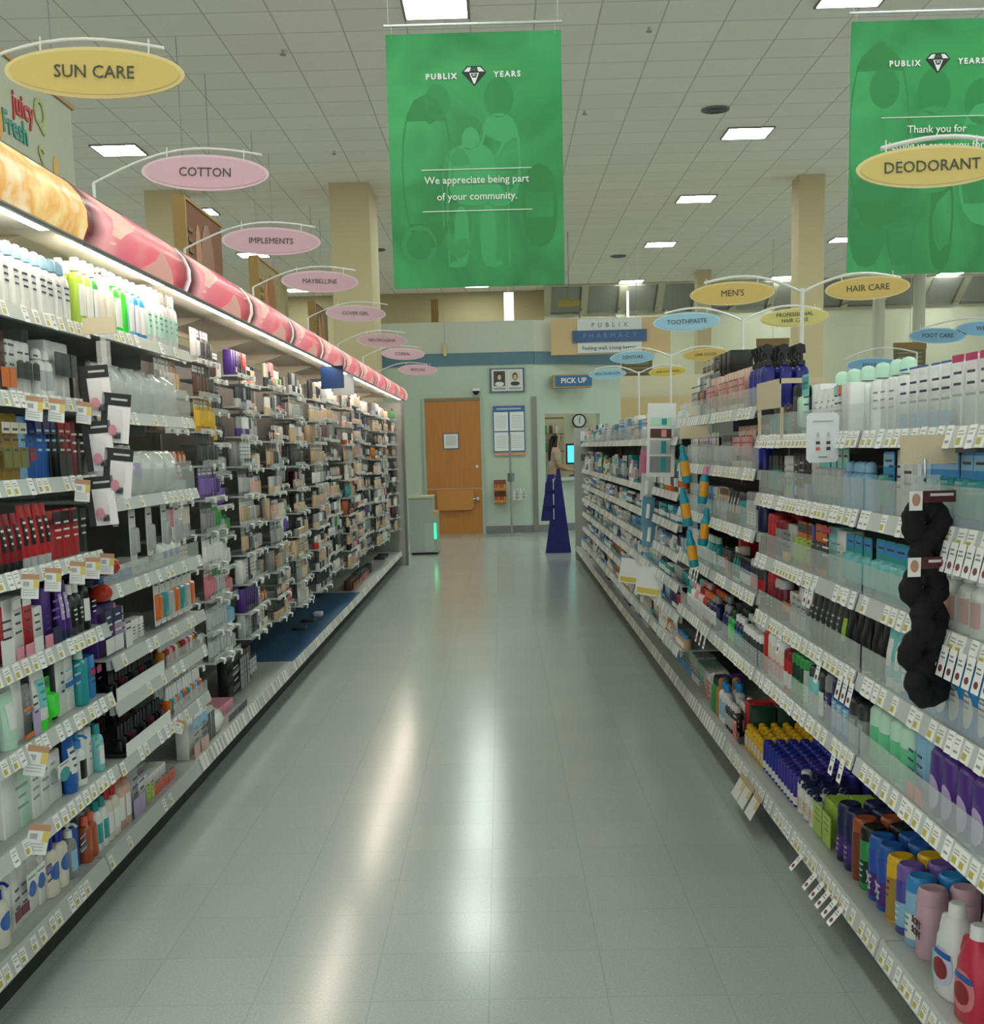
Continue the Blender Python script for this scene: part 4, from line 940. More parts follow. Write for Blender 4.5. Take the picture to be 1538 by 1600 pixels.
@cached
def jug(w, h, d, c, cap, lab, name='lotion_jug', look=''):
    rx, ry = d / 2, w / 2
    secs = [(0, rx * .9, ry * .92, 3), (.006, rx, ry, 3), (h * .35, rx, ry, 3), (h * .6, rx * .9, ry * .95, 2.8), (h * .78, rx * .7, ry * .6, 2.4), (h * .87, rx * .42, ry * .34, 2)]
    capg = ([(h * .86, rx * .5, ry * .42), (h * .985, rx * .47, ry * .4), (h, rx * .4, ry * .33)], cap)
    hd = MB(); hd.tube([(-d / 2, -ry * .35, h * .82), (-d / 2 + .0, -ry * .85, h * .78), (-d / 2, -ry * 1.02, h * .66), (-d / 2, -ry * .95, h * .5)], .011, pl(c), 8)
    em = MB(); wrap(em, secs, -.42, .42, h * .2, h * .42, pl('crimson'), -d / 2, .0016, 7, 6, True); wrap(em, secs, -.6, .6, h * .44, h * .5, pl('blue'), -d / 2, .0016, 7, 2)
    p = body_of(name, secs, c, capg, [('handle', hd.mesh('handle')), ('emblem_print', em.mesh('emblem_print'))], w, d, h, look, 'bottle', lab, (.15, .62), None, .8, True)
    return p

_seen = set()
def place(p, x, y, z, s, label, group, rz=0, tilt=0, up=0):
    base = label; n = 2
    while label in _seen: label = f'{base}, {ordn(n)} of these'; n += 1
    _seen.add(label)
    o = bpy.data.objects.new(p.name, p.me); C.objects.link(o)
    o.location = (x, y, z + .0006); o.rotation_euler = (0, tilt, (0 if s > 0 else PI) + rz)
    o['label'] = label; o['category'] = p.cat; o['group'] = group
    for nm, me in p.parts:
        c = bpy.data.objects.new(nm, me); C.objects.link(c); c.parent = o
    return o
def fill(s, X, z, y0, y1, runs, where, rowgap=.004, jit=.004):
    """runs: (product, count, gap, rows). Items are set out from y0 away from the camera, front faces at X."""
    y = y0; k = 0; X -= s * .012
    for run in runs:
        p, n = run[0], run[1]; gap = run[2] if len(run) > 2 else .004; rows = run[3] if len(run) > 3 else 1
        if p is None: y += n; continue
        for i in range(n):
            if y + p.w > y1 - .004: return k
            k += 1
            for r in range(rows):
                place(p, X - s * r * (p.d + rowgap) - s * random.uniform(0, jit), y + p.w / 2 + random.uniform(-1, 1) * gap * .3, z, s,
                      f'{p.look}, {ordn(k)} along {where}' + (f', {ordn(r + 1)} row' if r else ''), f'goods on {where}', random.uniform(-.05, .05))
            y += p.w + gap
    return k
SH = lambda i, n, b: ('base shelf' if i == 0 else 'top shelf' if i == n - 1 else f'{ordn(i + 1)} shelf up') + ' of ' + b

# ------------------------------------------------------------------ lotion bay and cotton bay (lit side)
def lotion():
    hs(.84)
    b = 'lotion bay'; n = 8; X = LXS; f = lambda i, runs, y0=2.98, y1=3.72: fill(1, X, (L1[i - 1] if i else .172), y0, y1, runs, SH(i, n, b))
    cera = bottle(.075, .205, .05, 'ivory', 'cobalt', 'pump', 'blue', None, True, look='ivory pump bottle with blue oval', labz=(.35, .72))
    cerb = box(.062, .185, .05, 'white', ((.55, .85, 'white'),), 'grey', oval='blue', look='white box with blue oval', name='lotion_carton')
    # base shelf, running on under the cotton bay
    base = [(bottle(.08, .12, .06, 'mint', 'white', 'flip', 'aqua', look='short mint bottle'), 2, .006, 2), (cera, 1, .006, 2), (box(.05, .19, .045, 'white', ((.25, .42, 'burgundy'),), look='white box with purple band', name='lotion_carton'), 2, .003, 2),
            (cerb, 2, .004, 2), (box(.045, .17, .045, 'white', ((.6, .75, 'violet'),), name='lotion_carton', look='white box with violet mark'), 1), (bottle(.075, .2, .05, 'ivory', 'cobalt', 'flip', 'blue', None, True, look='ivory flip bottle with blue oval', labz=(.35, .72)), 2, .006, 2),
            (bottle(.05, .2, .045, 'grey', 'white', 'pump', 'sky', look='grey pump bottle'), 1), (box(.085, .16, .05, 'blue', ((.45, .55, 'charcoal'),), 'sky', look='blue carton', name='lotion_carton'), 1, .006, 2),
            (bottle(.05, .17, .04, 'copper', 'coral', 'flip', look='copper bottle'), 2), (bottle(.05, .19, .04, 'white', 'teal', 'flip', 'teal', look='white bottle with teal cap'), 2, .004, 2), (bottle(.055, .2, .045, 'ivory', 'red', 'flip', 'white', look='cream bottle with red cap'), 2, .004, 2),
            (bottle(.06, .23, .045, 'blush', 'orange', 'flip', 'white', look='peach bottle with orange cap'), 2, .004, 2), (box(.075, .21, .05, 'silver', ((0, .35, 'lavender'),), 'purple', look='grey box with lavender foot', name='lotion_carton'), 2),
            (box(.05, .11, .05, 'white', ((.1, .75, 'lime'),), look='small lime box', name='lotion_carton'), 2), (box(.09, .08, .07, 'white', ((.1, .7, 'coral'),), look='low white box with coral face', name='lotion_carton'), 3, .003, 2)]
    fill(1, LXF - .01, .172, 2.84, 4.9, base, 'base shelf of lotion bay')
    f(1, [(box(.10, .2, .06, 'white', (), 'grey', look='tall plain white box', name='lotion_carton'), 1), (box(.07, .19, .06, 'mint', (), 'grey', look='pale green tall box', name='lotion_carton'), 1), (box(.06, .2, .05, 'white', (), 'grey', look='slim white box', name='lotion_carton'), 2),
          (box(.1, .165, .06, 'white', ((.52, .8, 'white'),), 'grey', oval='teal', look='white box with teal oval', name='lotion_carton'), 1), (tube(.08, .19, .045, 'blue', 'blue', 'white', 'navy', look='bright blue tube'), 1), (bottle(.06, .18, .05, 'white', 'azure', 'pump', 'black', look='white pump bottle with black label'), 1),
          (box(.05, .17, .05, 'white', (), 'grey', look='white narrow box', name='lotion_carton'), 2), (bottle(.045, .17, .04, 'aqua', 'teal', 'flip', 'white', look='aqua bottle'), 2), (box(.045, .13, .04, 'azure', look='azure small box', name='lotion_carton'), 1)])
    f(2, [(tube(.085, .17, .045, 'mint', 'mint', 'white', look='pale mint tube'), 1), (box(.07, .19, .05, 'white', ((.05, .12, 'orange'), (.5, .54, 'orange')), 'grey', look='white box with orange marks', name='face_cream_carton'), 1), (box(.05, .16, .05, 'grey', ((0, .5, 'lavender'),), look='grey and lavender box', name='face_cream_carton'), 1),
          (tube(.085, .2, .045, 'white', 'neon', 'aqua', 'teal', look='white tube with neon cap'), 1), (card(.06, .15, 'neon', 'neon', 'green', look='neon green pack', d=.03), 1), (box(.03, .2, .05, 'black', look='thin black box', name='face_cream_carton'), 1), (box(.07, .2, .05, 'white', ((.48, .56, 'blue'),), 'sky', look='white box with blue line', name='face_cream_carton'), 2),
          (bottle(.06, .2, .045, 'teal', 'mint', 'flip', look='teal bottle'), 1), (box(.05, .15, .04, 'azure', ((.6, .75, 'magenta'),), look='azure box with magenta mark', name='face_cream_carton'), 2)])
    f(3, [(box(.075, .165, .05, 'red', ((0, .45, 'white'),), look='red and white box', name='face_cream_carton'), 1), (box(.06, .18, .05, 'white', ((0, .2, 'pink'), (.85, 1, 'white')), look='white box with pink foot', name='face_cream_carton'), 2), (box(.07, .15, .05, 'red', ((0, .3, 'white'),), look='deep red box', name='face_cream_carton'), 1),
          (box(.06, .13, .05, 'white', ((.0, .3, 'pink'),), look='short white and pink box', name='face_cream_carton'), 1), (box(.07, .18, .05, 'purple', ((.0, .3, 'navy'),), 'violet', look='dark purple box', name='face_cream_carton'), 1), (tube(.042, .19, .035, 'purple', 'navy', 'lavender', 'white', look='purple tube with pale label'), 2), (bottle(.05, .17, .045, 'charcoal', 'white', 'flip', 'black', 'white', look='charcoal bottle with white cap'), 2),
          (bottle(.05, .2, .045, 'black', 'white', 'dome', 'white', look='black bottle with tall white cap'), 1), (box(.05, .12, .05, 'black', (), 'white', look='black small box', name='face_cream_carton'), 2)])
    f(4, [(tube(.045, .17, .04, 'crimson', 'black', 'black', 'white', look='crimson tube with black band', name='serum_tube'), 4, .006), (tube(.045, .19, .04, 'red', 'silver', 'black', 'white', look='red tube with silver cap', name='serum_tube'), 4, .006), (box(.065, .16, .05, 'red', ((.72, .98, 'black'),), 'white', look='red box with black header', name='face_cream_carton'), 4, .004), (card(.07, .17, 'white', 'black', 'red', look='white and black pack'), 1)])
    hs(1)
    f(5, [(box(.05, .16, .05, 'ivory', look='ivory box', name='face_cream_carton'), 2), (box(.052, .17, .05, 'gold', ((.7, .86, 'ivory'), (.2, .5, 'olive')), look='gold box', name='face_cream_carton'), 3), (box(.05, .165, .05, 'sky', ((.3, .5, 'crimson'),), 'navy', look='pale blue box with crimson mark', name='face_cream_carton'), 1), (box(.05, .17, .05, 'blue', ((.7, 1, 'navy'),), 'sky', look='blue box with navy head', name='face_cream_carton'), 3),
          (box(.05, .17, .05, 'black', ((.0, .4, 'charcoal'), (.7, .9, 'crimson')), 'silver', look='black and crimson box', name='face_cream_carton'), 2), (box(.055, .16, .05, 'crimson', (), 'white', look='plain crimson box', name='face_cream_carton'), 3)])
    f(6, [(box(.06, .15, .05, 'crimson', ((0, .3, 'charcoal'),), look='crimson and charcoal box', name='face_cream_carton'), 2), (box(.05, .16, .05, 'brown', ((.1, .4, 'orange'),), look='brown box with orange mark', name='face_cream_carton'), 2), (box(.05, .14, .05, 'white', ((.3, .6, 'black'),), look='white box with black panel', name='face_cream_carton'), 3), (bottle(.05, .13, .045, 'white', 'white', 'dome', 'silver', look='white jar bottle'), 2), (box(.06, .16, .05, 'white', ((.4, .8, 'charcoal'),), look='white box with charcoal panel', name='face_cream_carton'), 3)])
    f(7, [(bottle(.058, .17, .045, 'white', 'sky', 'dome', 'white', 'navy', look='white bottle with pale blue top', e=3.2, labz=(.1, .8)), 14, .004, 2)])
lotion()
def cotton():
    b = 'cotton bay'; X = LXS
    gel = lambda c, l: bottle(.062, .19, .045, c, 'white', 'flip', 'white' if l else None, look=f'{c} gel bottle with white cap', labz=(.15, .75), name='gel_bottle', e=3)
    fill(1, X, L2[6], 3.75, 4.93, [(gel('lime', 1), 2, .006, 2), (gel('green', 1), 1, .006), (bottle(.07, .19, .045, 'cream', 'white', 'pump', 'ivory', look='cream pump bottle', name='gel_bottle'), 2, .006), (gel('neon', 1), 1, .008, 2), (gel('neon', 0), 1, .01, 2), (gel('sky', 1), 1, .006), (gel('azure', 1), 2, .008, 2), (bottle(.062, .2, .045, 'white', 'white', 'flip', 'mint', 'teal', look='white gel bottle', name='gel_bottle'), 6, .01, 2)], 'top shelf of cotton bay')
    fill(1, X - .01, L2[5], 3.95, 4.93, [(bag(.15, .16, .1, 'white', look='puffy clear bag of cotton'), 6, .006)], 'sixth shelf up of cotton bay')
    fill(1, X - .01, L2[4], 3.95, 4.93, [(bag(.19, .17, .11, 'white', 'lavender', look='big white cotton bag'), 2, .006), (bag(.16, .15, .1, 'white', look='plain white cotton bag'), 3, .006)], 'fifth shelf up of cotton bay')
    fill(1, X - .01, L2[3], 3.76, 4.93, [(box(.11, .045, .1, 'navy', ((.2, .8, 'blue'),), 'white', look='low blue swab box', name='swab_carton'), 3, .006), (box(.12, .04, .1, 'white', ((.2, .8, 'ivory'),), look='low white swab box', name='swab_carton'), 3, .006), (bag(.08, .08, .05, 'white', 'blue', look='small swab bag'), 3, .006)], 'fourth shelf up of cotton bay')
    k = 0
    for y in (4.22, 4.42, 4.62, 4.80):
        k += 1; place(card(.075, .17, 'white', 'silver', 'white', look='white'), X - .03, y, L2[4] - .215, 1, f'white hanging swab pack, {ordn(k)} under the fifth shelf of the cotton bay', 'hanging swab packs', 0)
    fill(1, X - .01, L2[2], 3.78, 4.93, [(box(.09, .16, .05, 'purple', ((.05, .35, 'white'), (.6, .9, 'navy')), 'white', look='purple patterned box', name='swab_carton'), 2), (box(.02, .15, .05, 'pink', look='thin pink box', name='swab_carton'), 1), (box(.08, .13, .05, 'lavender', ((.0, .4, 'white'),), 'navy', look='lavender box', name='swab_carton'), 1), (box(.04, .07, .04, 'white', look='small white box', name='swab_carton'), 4, .01)], 'third shelf up of cotton bay')
    for k, y in enumerate((4.42, 4.5, 4.58, 4.66, 4.74, 4.82, 4.89)):
        place(card(.07, .17, 'white', 'orange' if k % 3 == 0 else 'teal' if k % 3 == 1 else 'silver', 'white', look='white'), X - .02, y, L2[2] + .012, 1, f'white hanging pack with {("orange", "teal", "silver")[k % 3]} insert, {ordn(k + 1)} in the cotton bay', 'hanging packs')
    # small trays of nail polish
    cols = ['black', 'charcoal', 'black', 'burgundy', 'charcoal', 'black']
    for z, yy, lab in ((L2[1] + .001, (3.78, 4.32), 'upper black polish tray'), (L2[0] + .001, (3.84, 4.36), 'lower black polish tray')):
        o = empty('display_tray', (X, yy[0], z)); tag(o, f'{lab} with a white lip in the cotton bay', 'tray', 'polish trays in the cotton bay')
        mb = MB(); mb.box(-.2, 0, 0, 0, yy[1] - yy[0], .012, M('#1d1d1f')); mb.box(-.2, 0, .012, -.12, yy[1] - yy[0], .05, M('#1d1d1f')); ob('tray_base', mb, o)
        mb = MB(); mb.box(0, 0, -.005, .004, yy[1] - yy[0], .045, 'white'); ob('lip', mb, o)
        fill(1, X, z + .012, yy[0] + .01, yy[1], [(polish(c, 'black', .032, .085, look=f'{c} polish bottle with black cap'), 1, .004) for c in cols * 3], f'{lab} front')
        fill(1, X - .105, z + .05, yy[0] + .01, yy[1], [(polish(c, 'silver' if i % 4 == 1 else 'black', .032, .085, look=f'{c} polish bottle'), 1, .006) for i, c in enumerate(cols * 3)], f'{lab} back step')
    for z, yy, lab, cs in ((L2[1] + .001, (4.36, 4.93), 'upper clear polish tray', ['amber', 'brown', 'red', 'blush', 'magenta', 'white']), (L2[0] + .001, (4.42, 4.93), 'lower clear polish tray', ['orange', 'teal', 'silver', 'coral', 'aqua', 'violet'])):
        o = empty('display_tray', (X, yy[0], z)); tag(o, f'{lab} in the cotton bay', 'tray', 'polish trays in the cotton bay')
        mb = MB(); mb.box(-.2, 0, 0, 0, yy[1] - yy[0], .01, SHELFM); ob('tray_base', mb, o)
        mb = MB(); mb.box(0, 0, 0, .003, yy[1] - yy[0], .05, ACRYLIC); ob('lip', mb, o)
        fill(1, X, z + .01, yy[0] + .01, yy[1], [(polish(c, 'white', .034, .1, look=f'{c} polish bottle with white cap'), 1, .004, 2) for c in cs * 3], lab)
cotton()

# ------------------------------------------------------------------ cosmetics wall (lit side)
FLAG = None
def flag_mesh():
    mb = MB(); mb.box(0, -.02, 0, .022, .02, .0012, M('#dfe2df', .4)); mb.box(.021, -.02, -.022, .0222, .02, .0012, M('#f0f1ef', .4)); mb.box(.0222, -.013, -.016, .0226, .01, -.012, M('#bbb')); return mb.mesh('price_tag')
FLAG = flag_mesh()
def tray(X, y0, y1, z, d, label, nf, clear=True, c='#b7bbb8'):
    o = empty('display_tray', (X, y0, z)); tag(o, label, 'tray', 'display trays on the cosmetics wall'); L = y1 - y0
    mb = MB(); mb.box(-d, .004, -.008, 0, L - .004, 0, M(c, .3)); ob('tray_base', mb, o)
    mb = MB(); mb.box(0, .004, -.012, .003, L - .004, .022 if clear else .01, ACRYLIC if clear else M('#c9ccc9', .3)); ob('lip', mb, o)
    for k in range(nf):
        t = bpy.data.objects.new('price_tag', FLAG); C.objects.link(t); t.parent = o; t.location = (.003, L * (k + .5) / nf + random.uniform(-.02, .02), .004); t.rotation_euler = (0, random.uniform(-.1, .25), 0)
def cosmetics():
    zs = [.46, .605, .75, .895, 1.04, 1.185, 1.33, 1.475, 1.62, 1.77]
    palettes = [['blush', 'rose', 'sand', 'ivory', 'pink', 'copper', 'beige'], ['grey', 'charcoal', 'white', 'silver', 'black', 'purple'], ['ivory', 'silver', 'grey', 'rose', 'charcoal', 'white'], ['sand', 'grey', 'ivory', 'charcoal', 'beige'], ['black', 'charcoal', 'white', 'burgundy', 'grey', 'silver']]
    tc = {}
    for b in range(9):
        y0, y1 = LYS[b + 1], LYS[b + 2]; bn = LBAY[b + 2]
        ncol = 3 if b < 3 else 2
        for ci in range(ncol):
            ya = y0 + .012 + (y1 - y0 - .024) * ci / ncol; yb = y0 + .012 + (y1 - y0 - .024) * (ci + 1) / ncol
            pal = palettes[(0 if b == 0 and ci == 0 else 1 if b == 0 else (b + ci) % 5)]
            XX = -1.29 + (.025 if (b + ci) % 2 else -.025)
            off = random.uniform(-.03, .03)
            for li, z0 in enumerate(zs):
                z = z0 + off
                if li == 0 and b in (0, 1): z += .02
                special = None
                if b == 0 and ci >= 1: special = {8: ('silver', 'charcoal', 'brown'), 7: ('yellow', 'yellow', 'charcoal'), 6: ('purple', 'charcoal', 'orange'), 5: ('purple', 'black', 'violet'), 4: ('teal', 'navy', 'green', 'grey'), 3: ('green', 'rose', 'white'), 2: ('green', 'white', 'rose'), 1: ('sky', 'white', 'silver'), 0: ('white', 'amber', 'silver')}[min(li, 8)]
                if b == 0 and ci == 0 and li in (1, 2): special = ('coral', 'rose', 'pink')
                cs = special or [random.choice(pal) for _ in range(4)]
                if special is None and random.random() < .18: cs = [random.choice(['red', 'teal', 'green', 'amber', 'magenta', 'navy', 'violet'])] + cs
                where = f'{ordn(li + 1)} {"near" if ci == 0 else "far" if ci == ncol - 1 else "middle"} tray of {bn}'
                tray(XX, ya, yb, z, .14, f'clear display tray, {where}', 1 + (b < 4), li % 2 == 0)
                kind = random.choice(['card', 'card', 'lip', 'compact', 'box', 'polish', 'found', 'mascara'])
                if special: kind = 'card'
                if b == 0 and ci == 0: kind = random.choice(['card', 'box', 'card'])
                runs = []
                if kind == 'polish' and b >= 5: kind = 'found'
                Ltot = yb - ya; used = 0
                big = 1.0 if b < 3 else 1.3 if b < 6 else 1.8
                while used < Ltot:
                    c = random.choice(cs); c2 = random.choice(['black', 'silver', 'charcoal', 'white', 'grey'])
                    if random.random() < .25 and not special: kind = random.choice(['card', 'lip', 'compact', 'box', 'found', 'mascara', 'polish'])
                    h = .136
                    if kind == 'card': p = card(round(.05 * big, 3), h, c, (c if special and random.random() < .7 else random.choice(['silver', c2, c, 'sand'])), random.choice([c, c2, 'white']), .02, 'makeup_card' if b < 3 else 'far_makeup_card', f'{c} makeup card' if b < 3 else f'{c} lash pack')  # same makeup cards in every bay; the farther ones only carry a second name
                    elif kind == 'lip': p = lipstick(c, c2, round(.024 * big, 3), .095, name='lipstick' if b < 3 else 'far_lipstick', look=f'{c} lipstick, {c2} cap' if b < 3 else f'{c} lip gloss, {c2} cap')  # farther bays hold the same lipsticks, only named apart
                    elif kind == 'mascara': p = lipstick(c2, c, round(.022 * big, 3), .125, 'mascara_tube', f'{c2} mascara tube, {c} cap')
                    elif kind == 'compact': p = compact(c, round(.062 * big, 3), look=f'round {c} compact')
                    elif kind == 'polish': p = polish(c, c2, round(.03 * big, 3), .09, look=f'{c} polish bottle, {c2} cap')
                    elif kind == 'found': p = bottle(round(.036 * big, 3), .11, .03, random.choice(['sand', 'blush', 'beige', 'ivory']), c2, 'dome', name='foundation_bottle', look=f'{c2} capped foundation bottle')
                    else: p = box(round(.045 * big, 3), .12, .04, c, ((.1, .3, c2),), name='makeup_carton', look=f'{c} makeup box')
                    nn = random.choice([2, 3, 4]) if kind != 'box' else random.choice([1, 2])
                    gap = .006 * big
                    runs.append((p, nn, gap)); used += nn * (p.w + gap)
                    if random.random() < .06: runs.append((None, .02)); used += .02
                fill(1, XX + .006, z, ya + .01, yb, runs, where)
    # base deck goods
    D = LXF
    fill(1, D, .172, 4.97, 6.1, [(box(.12, .16, .05, 'white', ((.0, .35, 'blush'), (.7, 1, 'sky')), look='white boxed mirror pack', name='gift_carton'), 2, .006), (box(.03, .15, .06, 'white', ((.1, .9, 'charcoal'),), look='thin white and black box', name='gift_carton'), 4, .004), (bag(.26, .1, .16, 'white', look='large shiny white bag'), 1, .01), (box(.2, .05, .14, 'pink', ((.2, .8, 'charcoal'),), look='low pink box', name='gift_carton'), 2, .01), (box(.18, .035, .14, 'blush', ((.2, .8, 'white'),), look='low blush box', name='gift_carton'), 1, .01)], 'base deck of first cosmetics bay')
    fill(1, D - .1, .172, 6.18, 7.3, [(box(.2, .21, .05, 'black', ((.2, .32, 'charcoal'), (.6, .7, 'charcoal')), 'silver', look='black gift box with silver dots', name='gift_carton'), 1, .01), (box(.05, .2, .06, 'charcoal', ((.1, .9, 'grey'),), look='charcoal slim box', name='gift_carton'), 4, .006), (box(.06, .19, .06, 'brown', ((.3, .7, 'silver'),), look='brown slim box', name='gift_carton'), 3, .006)], 'base deck of second cosmetics bay')
    fill(1, D - .08, .172, 8.7, 9.6, [(box(.14, .02, .09, 'charcoal', look='low charcoal box', name='gift_carton'), 2, .2), (box(.09, .03, .06, 'white', look='low white box', name='gift_carton'), 1, .2)], 'base deck of fourth cosmetics bay')
    fill(1, D - .06, .172, 11.1, 13.3, [(box(.12, .09, .06, 'brown', ((.2, .7, 'orange'),), look='brown and orange box', name='gift_carton'), 4, .02), (box(.12, .1, .06, 'charcoal', ((.2, .7, 'red'),), look='charcoal and red box', name='gift_carton'), 5, .02), (box(.14, .08, .06, 'black', look='low black box', name='gift_carton'), 4, .02)], 'base deck of sixth cosmetics bay')
    fill(1, D - .02, .172, 14.3, 15.3, [(box(.2, .03, .12, 'charcoal', look='flat charcoal box', name='gift_carton'), 2, .1)], 'base deck of ninth cosmetics bay')
    # little stand of pastel boxes on the deck
    fill(1, LXF - .24, .357, 5.15, 5.75, [(box(.035, .09, .05, c, look=f'pastel {c} box', name='gift_carton'), 1, .004) for c in ['aqua', 'lime', 'sky', 'cream', 'mint', 'lavender', 'violet', 'lavender', 'violet', 'pink']], 'small step stand of first cosmetics bay')
    o = empty('step_stand', (LXF - .24, 5.12, .173)); tag(o, 'pale step stand carrying pastel boxes on the first cosmetics deck', 'stand')
    mb = MB(); mb.box(-.14, 0, 0, 0, .56, .012, SHELFM); mb.box(-.14, 0, .012, -.13, .56, .184, SHELFM); mb.box(-.13, 0, .172, 0, .56, .184, SHELFM); ob('step', mb, o)
cosmetics()

# ------------------------------------------------------------------ deodorant side
def right_near():
    X = RXS
    def f(i, n, z, y1, y0, runs, bay_):              # runs are listed from the far end towards the camera
        runs = list(reversed(runs)); tot = 0
        for r in runs:
            tot += (r[1] if r[0] is None else r[1] * (r[0].w + (r[2] if len(r) > 2 else .004)))
        fill(-1, X, z, max(y0, y1 - tot - .006), y1, runs, SH(i, n, bay_))
    b, n = 'toothbrush bay', 6
    hs(.64)
    # top shelf
    f(5, n, R1[4], 4.18, 3.0, [(None, .05), (card(.05, .15, 'brown', 'teal', 'charcoal', look='brown and teal pack', name='brush_pack'), 4, .02), (box(.04, .2, .04, 'white', look='slim white box', name='oral_carton'), 1), (can(.055, .23, 'charcoal', 'black', 'charcoal', 'coral', look='charcoal can with coral mark', name='mousse_can'), 1, .008, 2), (card(.1, .27, 'aqua', 'mint', 'teal', look='tall aqua pack', name='brush_pack'), 1, .006),
      (box(.07, .22, .05, 'white', (), 'charcoal', look='white box with black script', name='oral_carton'), 1), (tube(.055, .19, .04, 'white', 'white', None, 'grey', look='white tube', name='cream_tube'), 4, .006, 2), (box(.04, .2, .04, 'white', ((.75, .95, 'aqua'),), look='white box with aqua head', name='oral_carton'), 1), (box(.035, .2, .04, 'white', ((.75, .95, 'coral'),), look='white box with coral head', name='oral_carton'), 1)], b)
    for k, y in enumerate((3.62, 3.5, 3.37, 3.24, 3.12, 3.04)):
        place(bottle(.07, .275, .06, 'white', 'mint', 'dome', look='white'), X + .09, y, R1[4], -1, f'white bottle with pale green dome top, {ordn(k + 1)} behind the toothbrush bay tubes', 'green domed bottles on the top shelf')
    hs(.84)
    f(4, n, R1[3], 4.18, 3.0, [(None, .03), (card(.042, .15, 'black', 'brown', 'black', look='black and brown pack', name='brush_pack'), 3, .008), (card(.042, .15, 'charcoal', 'teal', 'black', look='charcoal and teal pack', name='brush_pack'), 3, .008), (box(.055, .15, .04, 'white', ((.3, .5, 'grey'),), look='white box with grey mark', name='oral_carton'), 2), (box(.05, .16, .04, 'charcoal', ((.1, .3, 'lime'),), 'silver', look='charcoal box with lime mark', name='oral_carton'), 1), (box(.05, .16, .04, 'charcoal', ((.1, .3, 'sky'),), 'silver', look='charcoal box with sky mark', name='oral_carton'), 2),
      (box(.065, .17, .04, 'black', ((.05, .25, 'grey'),), 'silver', look='black box with grey foot', name='oral_carton'), 1), (box(.045, .17, .04, 'white', ((0, .35, 'pink'),), look='white box with pink foot', name='oral_carton'), 1), (box(.045, .17, .04, 'white', ((0, .35, 'azure'),), look='white box with azure foot', name='oral_carton'), 1), (card(.055, .18, 'aqua', 'silver', 'mint', look='aqua comb pack', name='brush_pack'), 5, .006), (bottle(.05, .14, .04, 'sky', 'sky', 'dome', look='sky blue bottle', name='roll_on_bottle'), 4)], b)
    f(3, n, R1[2], 4.18, 3.0, [(None, .02), (stick(.055, .14, .04, 'cream', 'cream', 'burgundy', look='cream capped stick'), 3, .003, 2), (can(.055, .165, 'red', 'red', 'crimson', look='red can', name='shave_gel_can'), 2, .004, 2), (can(.05, .15, 'grey', 'crimson', 'charcoal', look='grey can with red cap', name='shave_gel_can'), 2), (box(.06, .14, .03, 'silver', ((.05, .3, 'yellow'),), look='silver pack with yellow foot', name='razor_carton'), 2), (card(.06, .16, 'orange', 'lime', 'charcoal', look='orange and lime pack', name='razor_pack'), 3), (box(.03, .16, .03, 'cobalt', look='slim cobalt box', name='razor_carton'), 1), (card(.055, .165, 'orange', 'charcoal', 'orange', look='orange razor pack', name='razor_pack'), 2, .008), (box(.09, .165, .04, 'aqua', ((.9, 1, 'magenta'),), 'white', look='aqua box with pink tip', name='razor_carton'), 1), (box(.1, .16, .04, 'white', (), 'grey', look='large white box', name='razor_carton'), 1), (card(.07, .16, 'teal', 'aqua', 'azure', look='teal razor pack', name='razor_pack'), 3, .003)], b)
    f(2, n, R1[1], 4.18, 3.0, [(None, .01), (can(.05, .16, 'ivory', 'red', 'burgundy', look='ivory can with red cap', name='shave_gel_can'), 4, .004, 2), (can(.055, .165, 'crimson', 'red', 'black', 'white', look='crimson can with red cap', name='shave_gel_can'), 4, .004, 2), (can(.05, .15, 'burgundy', 'silver', look='burgundy can', name='shave_gel_can'), 2), (None, .04), (box(.05, .12, .04, 'ivory', ((.4, .7, 'orange'),), look='ivory and orange box', name='razor_carton'), 2), (box(.06, .15, .04, 'white', ((.1, .8, 'silver'),), look='white and silver box', name='razor_carton'), 3), (tube(.05, .16, .04, 'charcoal', 'black', None, 'silver', look='charcoal tube', name='cream_tube'), 6, .005), (tube(.055, .155, .04, 'black', 'black', 'lime', look='black tube with lime label', name='cream_tube'), 1), (tube(.055, .16, .04, 'black', 'charcoal', look='plain black tube', name='cream_tube'), 3)], b)
    f(1, n, R1[0], 4.18, 3.0, [(box(.06, .18, .04, 'orange', ((.2, .4, 'gold'),), look='orange box', name='razor_carton'), 1), (can(.05, .17, 'red', 'red', look='plain red can', name='shave_gel_can'), 1), (can(.055, .17, 'ivory', 'white', 'pink', 'burgundy', look='white can with red print', name='shave_gel_can'), 4, .004, 2), (can(.05, .15, 'red', 'crimson', 'white', look='red can with white label', name='shave_gel_can'), 2), (can(.05, .16, 'forest', 'green', 'green', look='green can', name='shave_gel_can'), 3, .004, 2), (can(.05, .165, 'silver', 'green', 'mint', 'teal', look='silver can with green cap', name='shave_gel_can'), 1), (can(.05, .155, 'aqua', 'charcoal', 'silver', 'teal', look='aqua striped can', name='shave_gel_can'), 2), (stick(.065, .16, .04, 'black', 'charcoal', 'white', look='black stick with white frame'), 1), (None, .01), (stick(.06, .17, .04, 'navy', 'grey', 'purple', 'silver', look='navy stick with grey cap'), 1), (stick(.055, .17, .04, 'blue', 'navy', 'sky', 'white', look='blue stick with pale label'), 3), (stick(.06, .15, .04, 'grey', 'charcoal', 'silver', look='grey stick'), 2)], b)
    b = 'baby care bay'
    hs(.64)
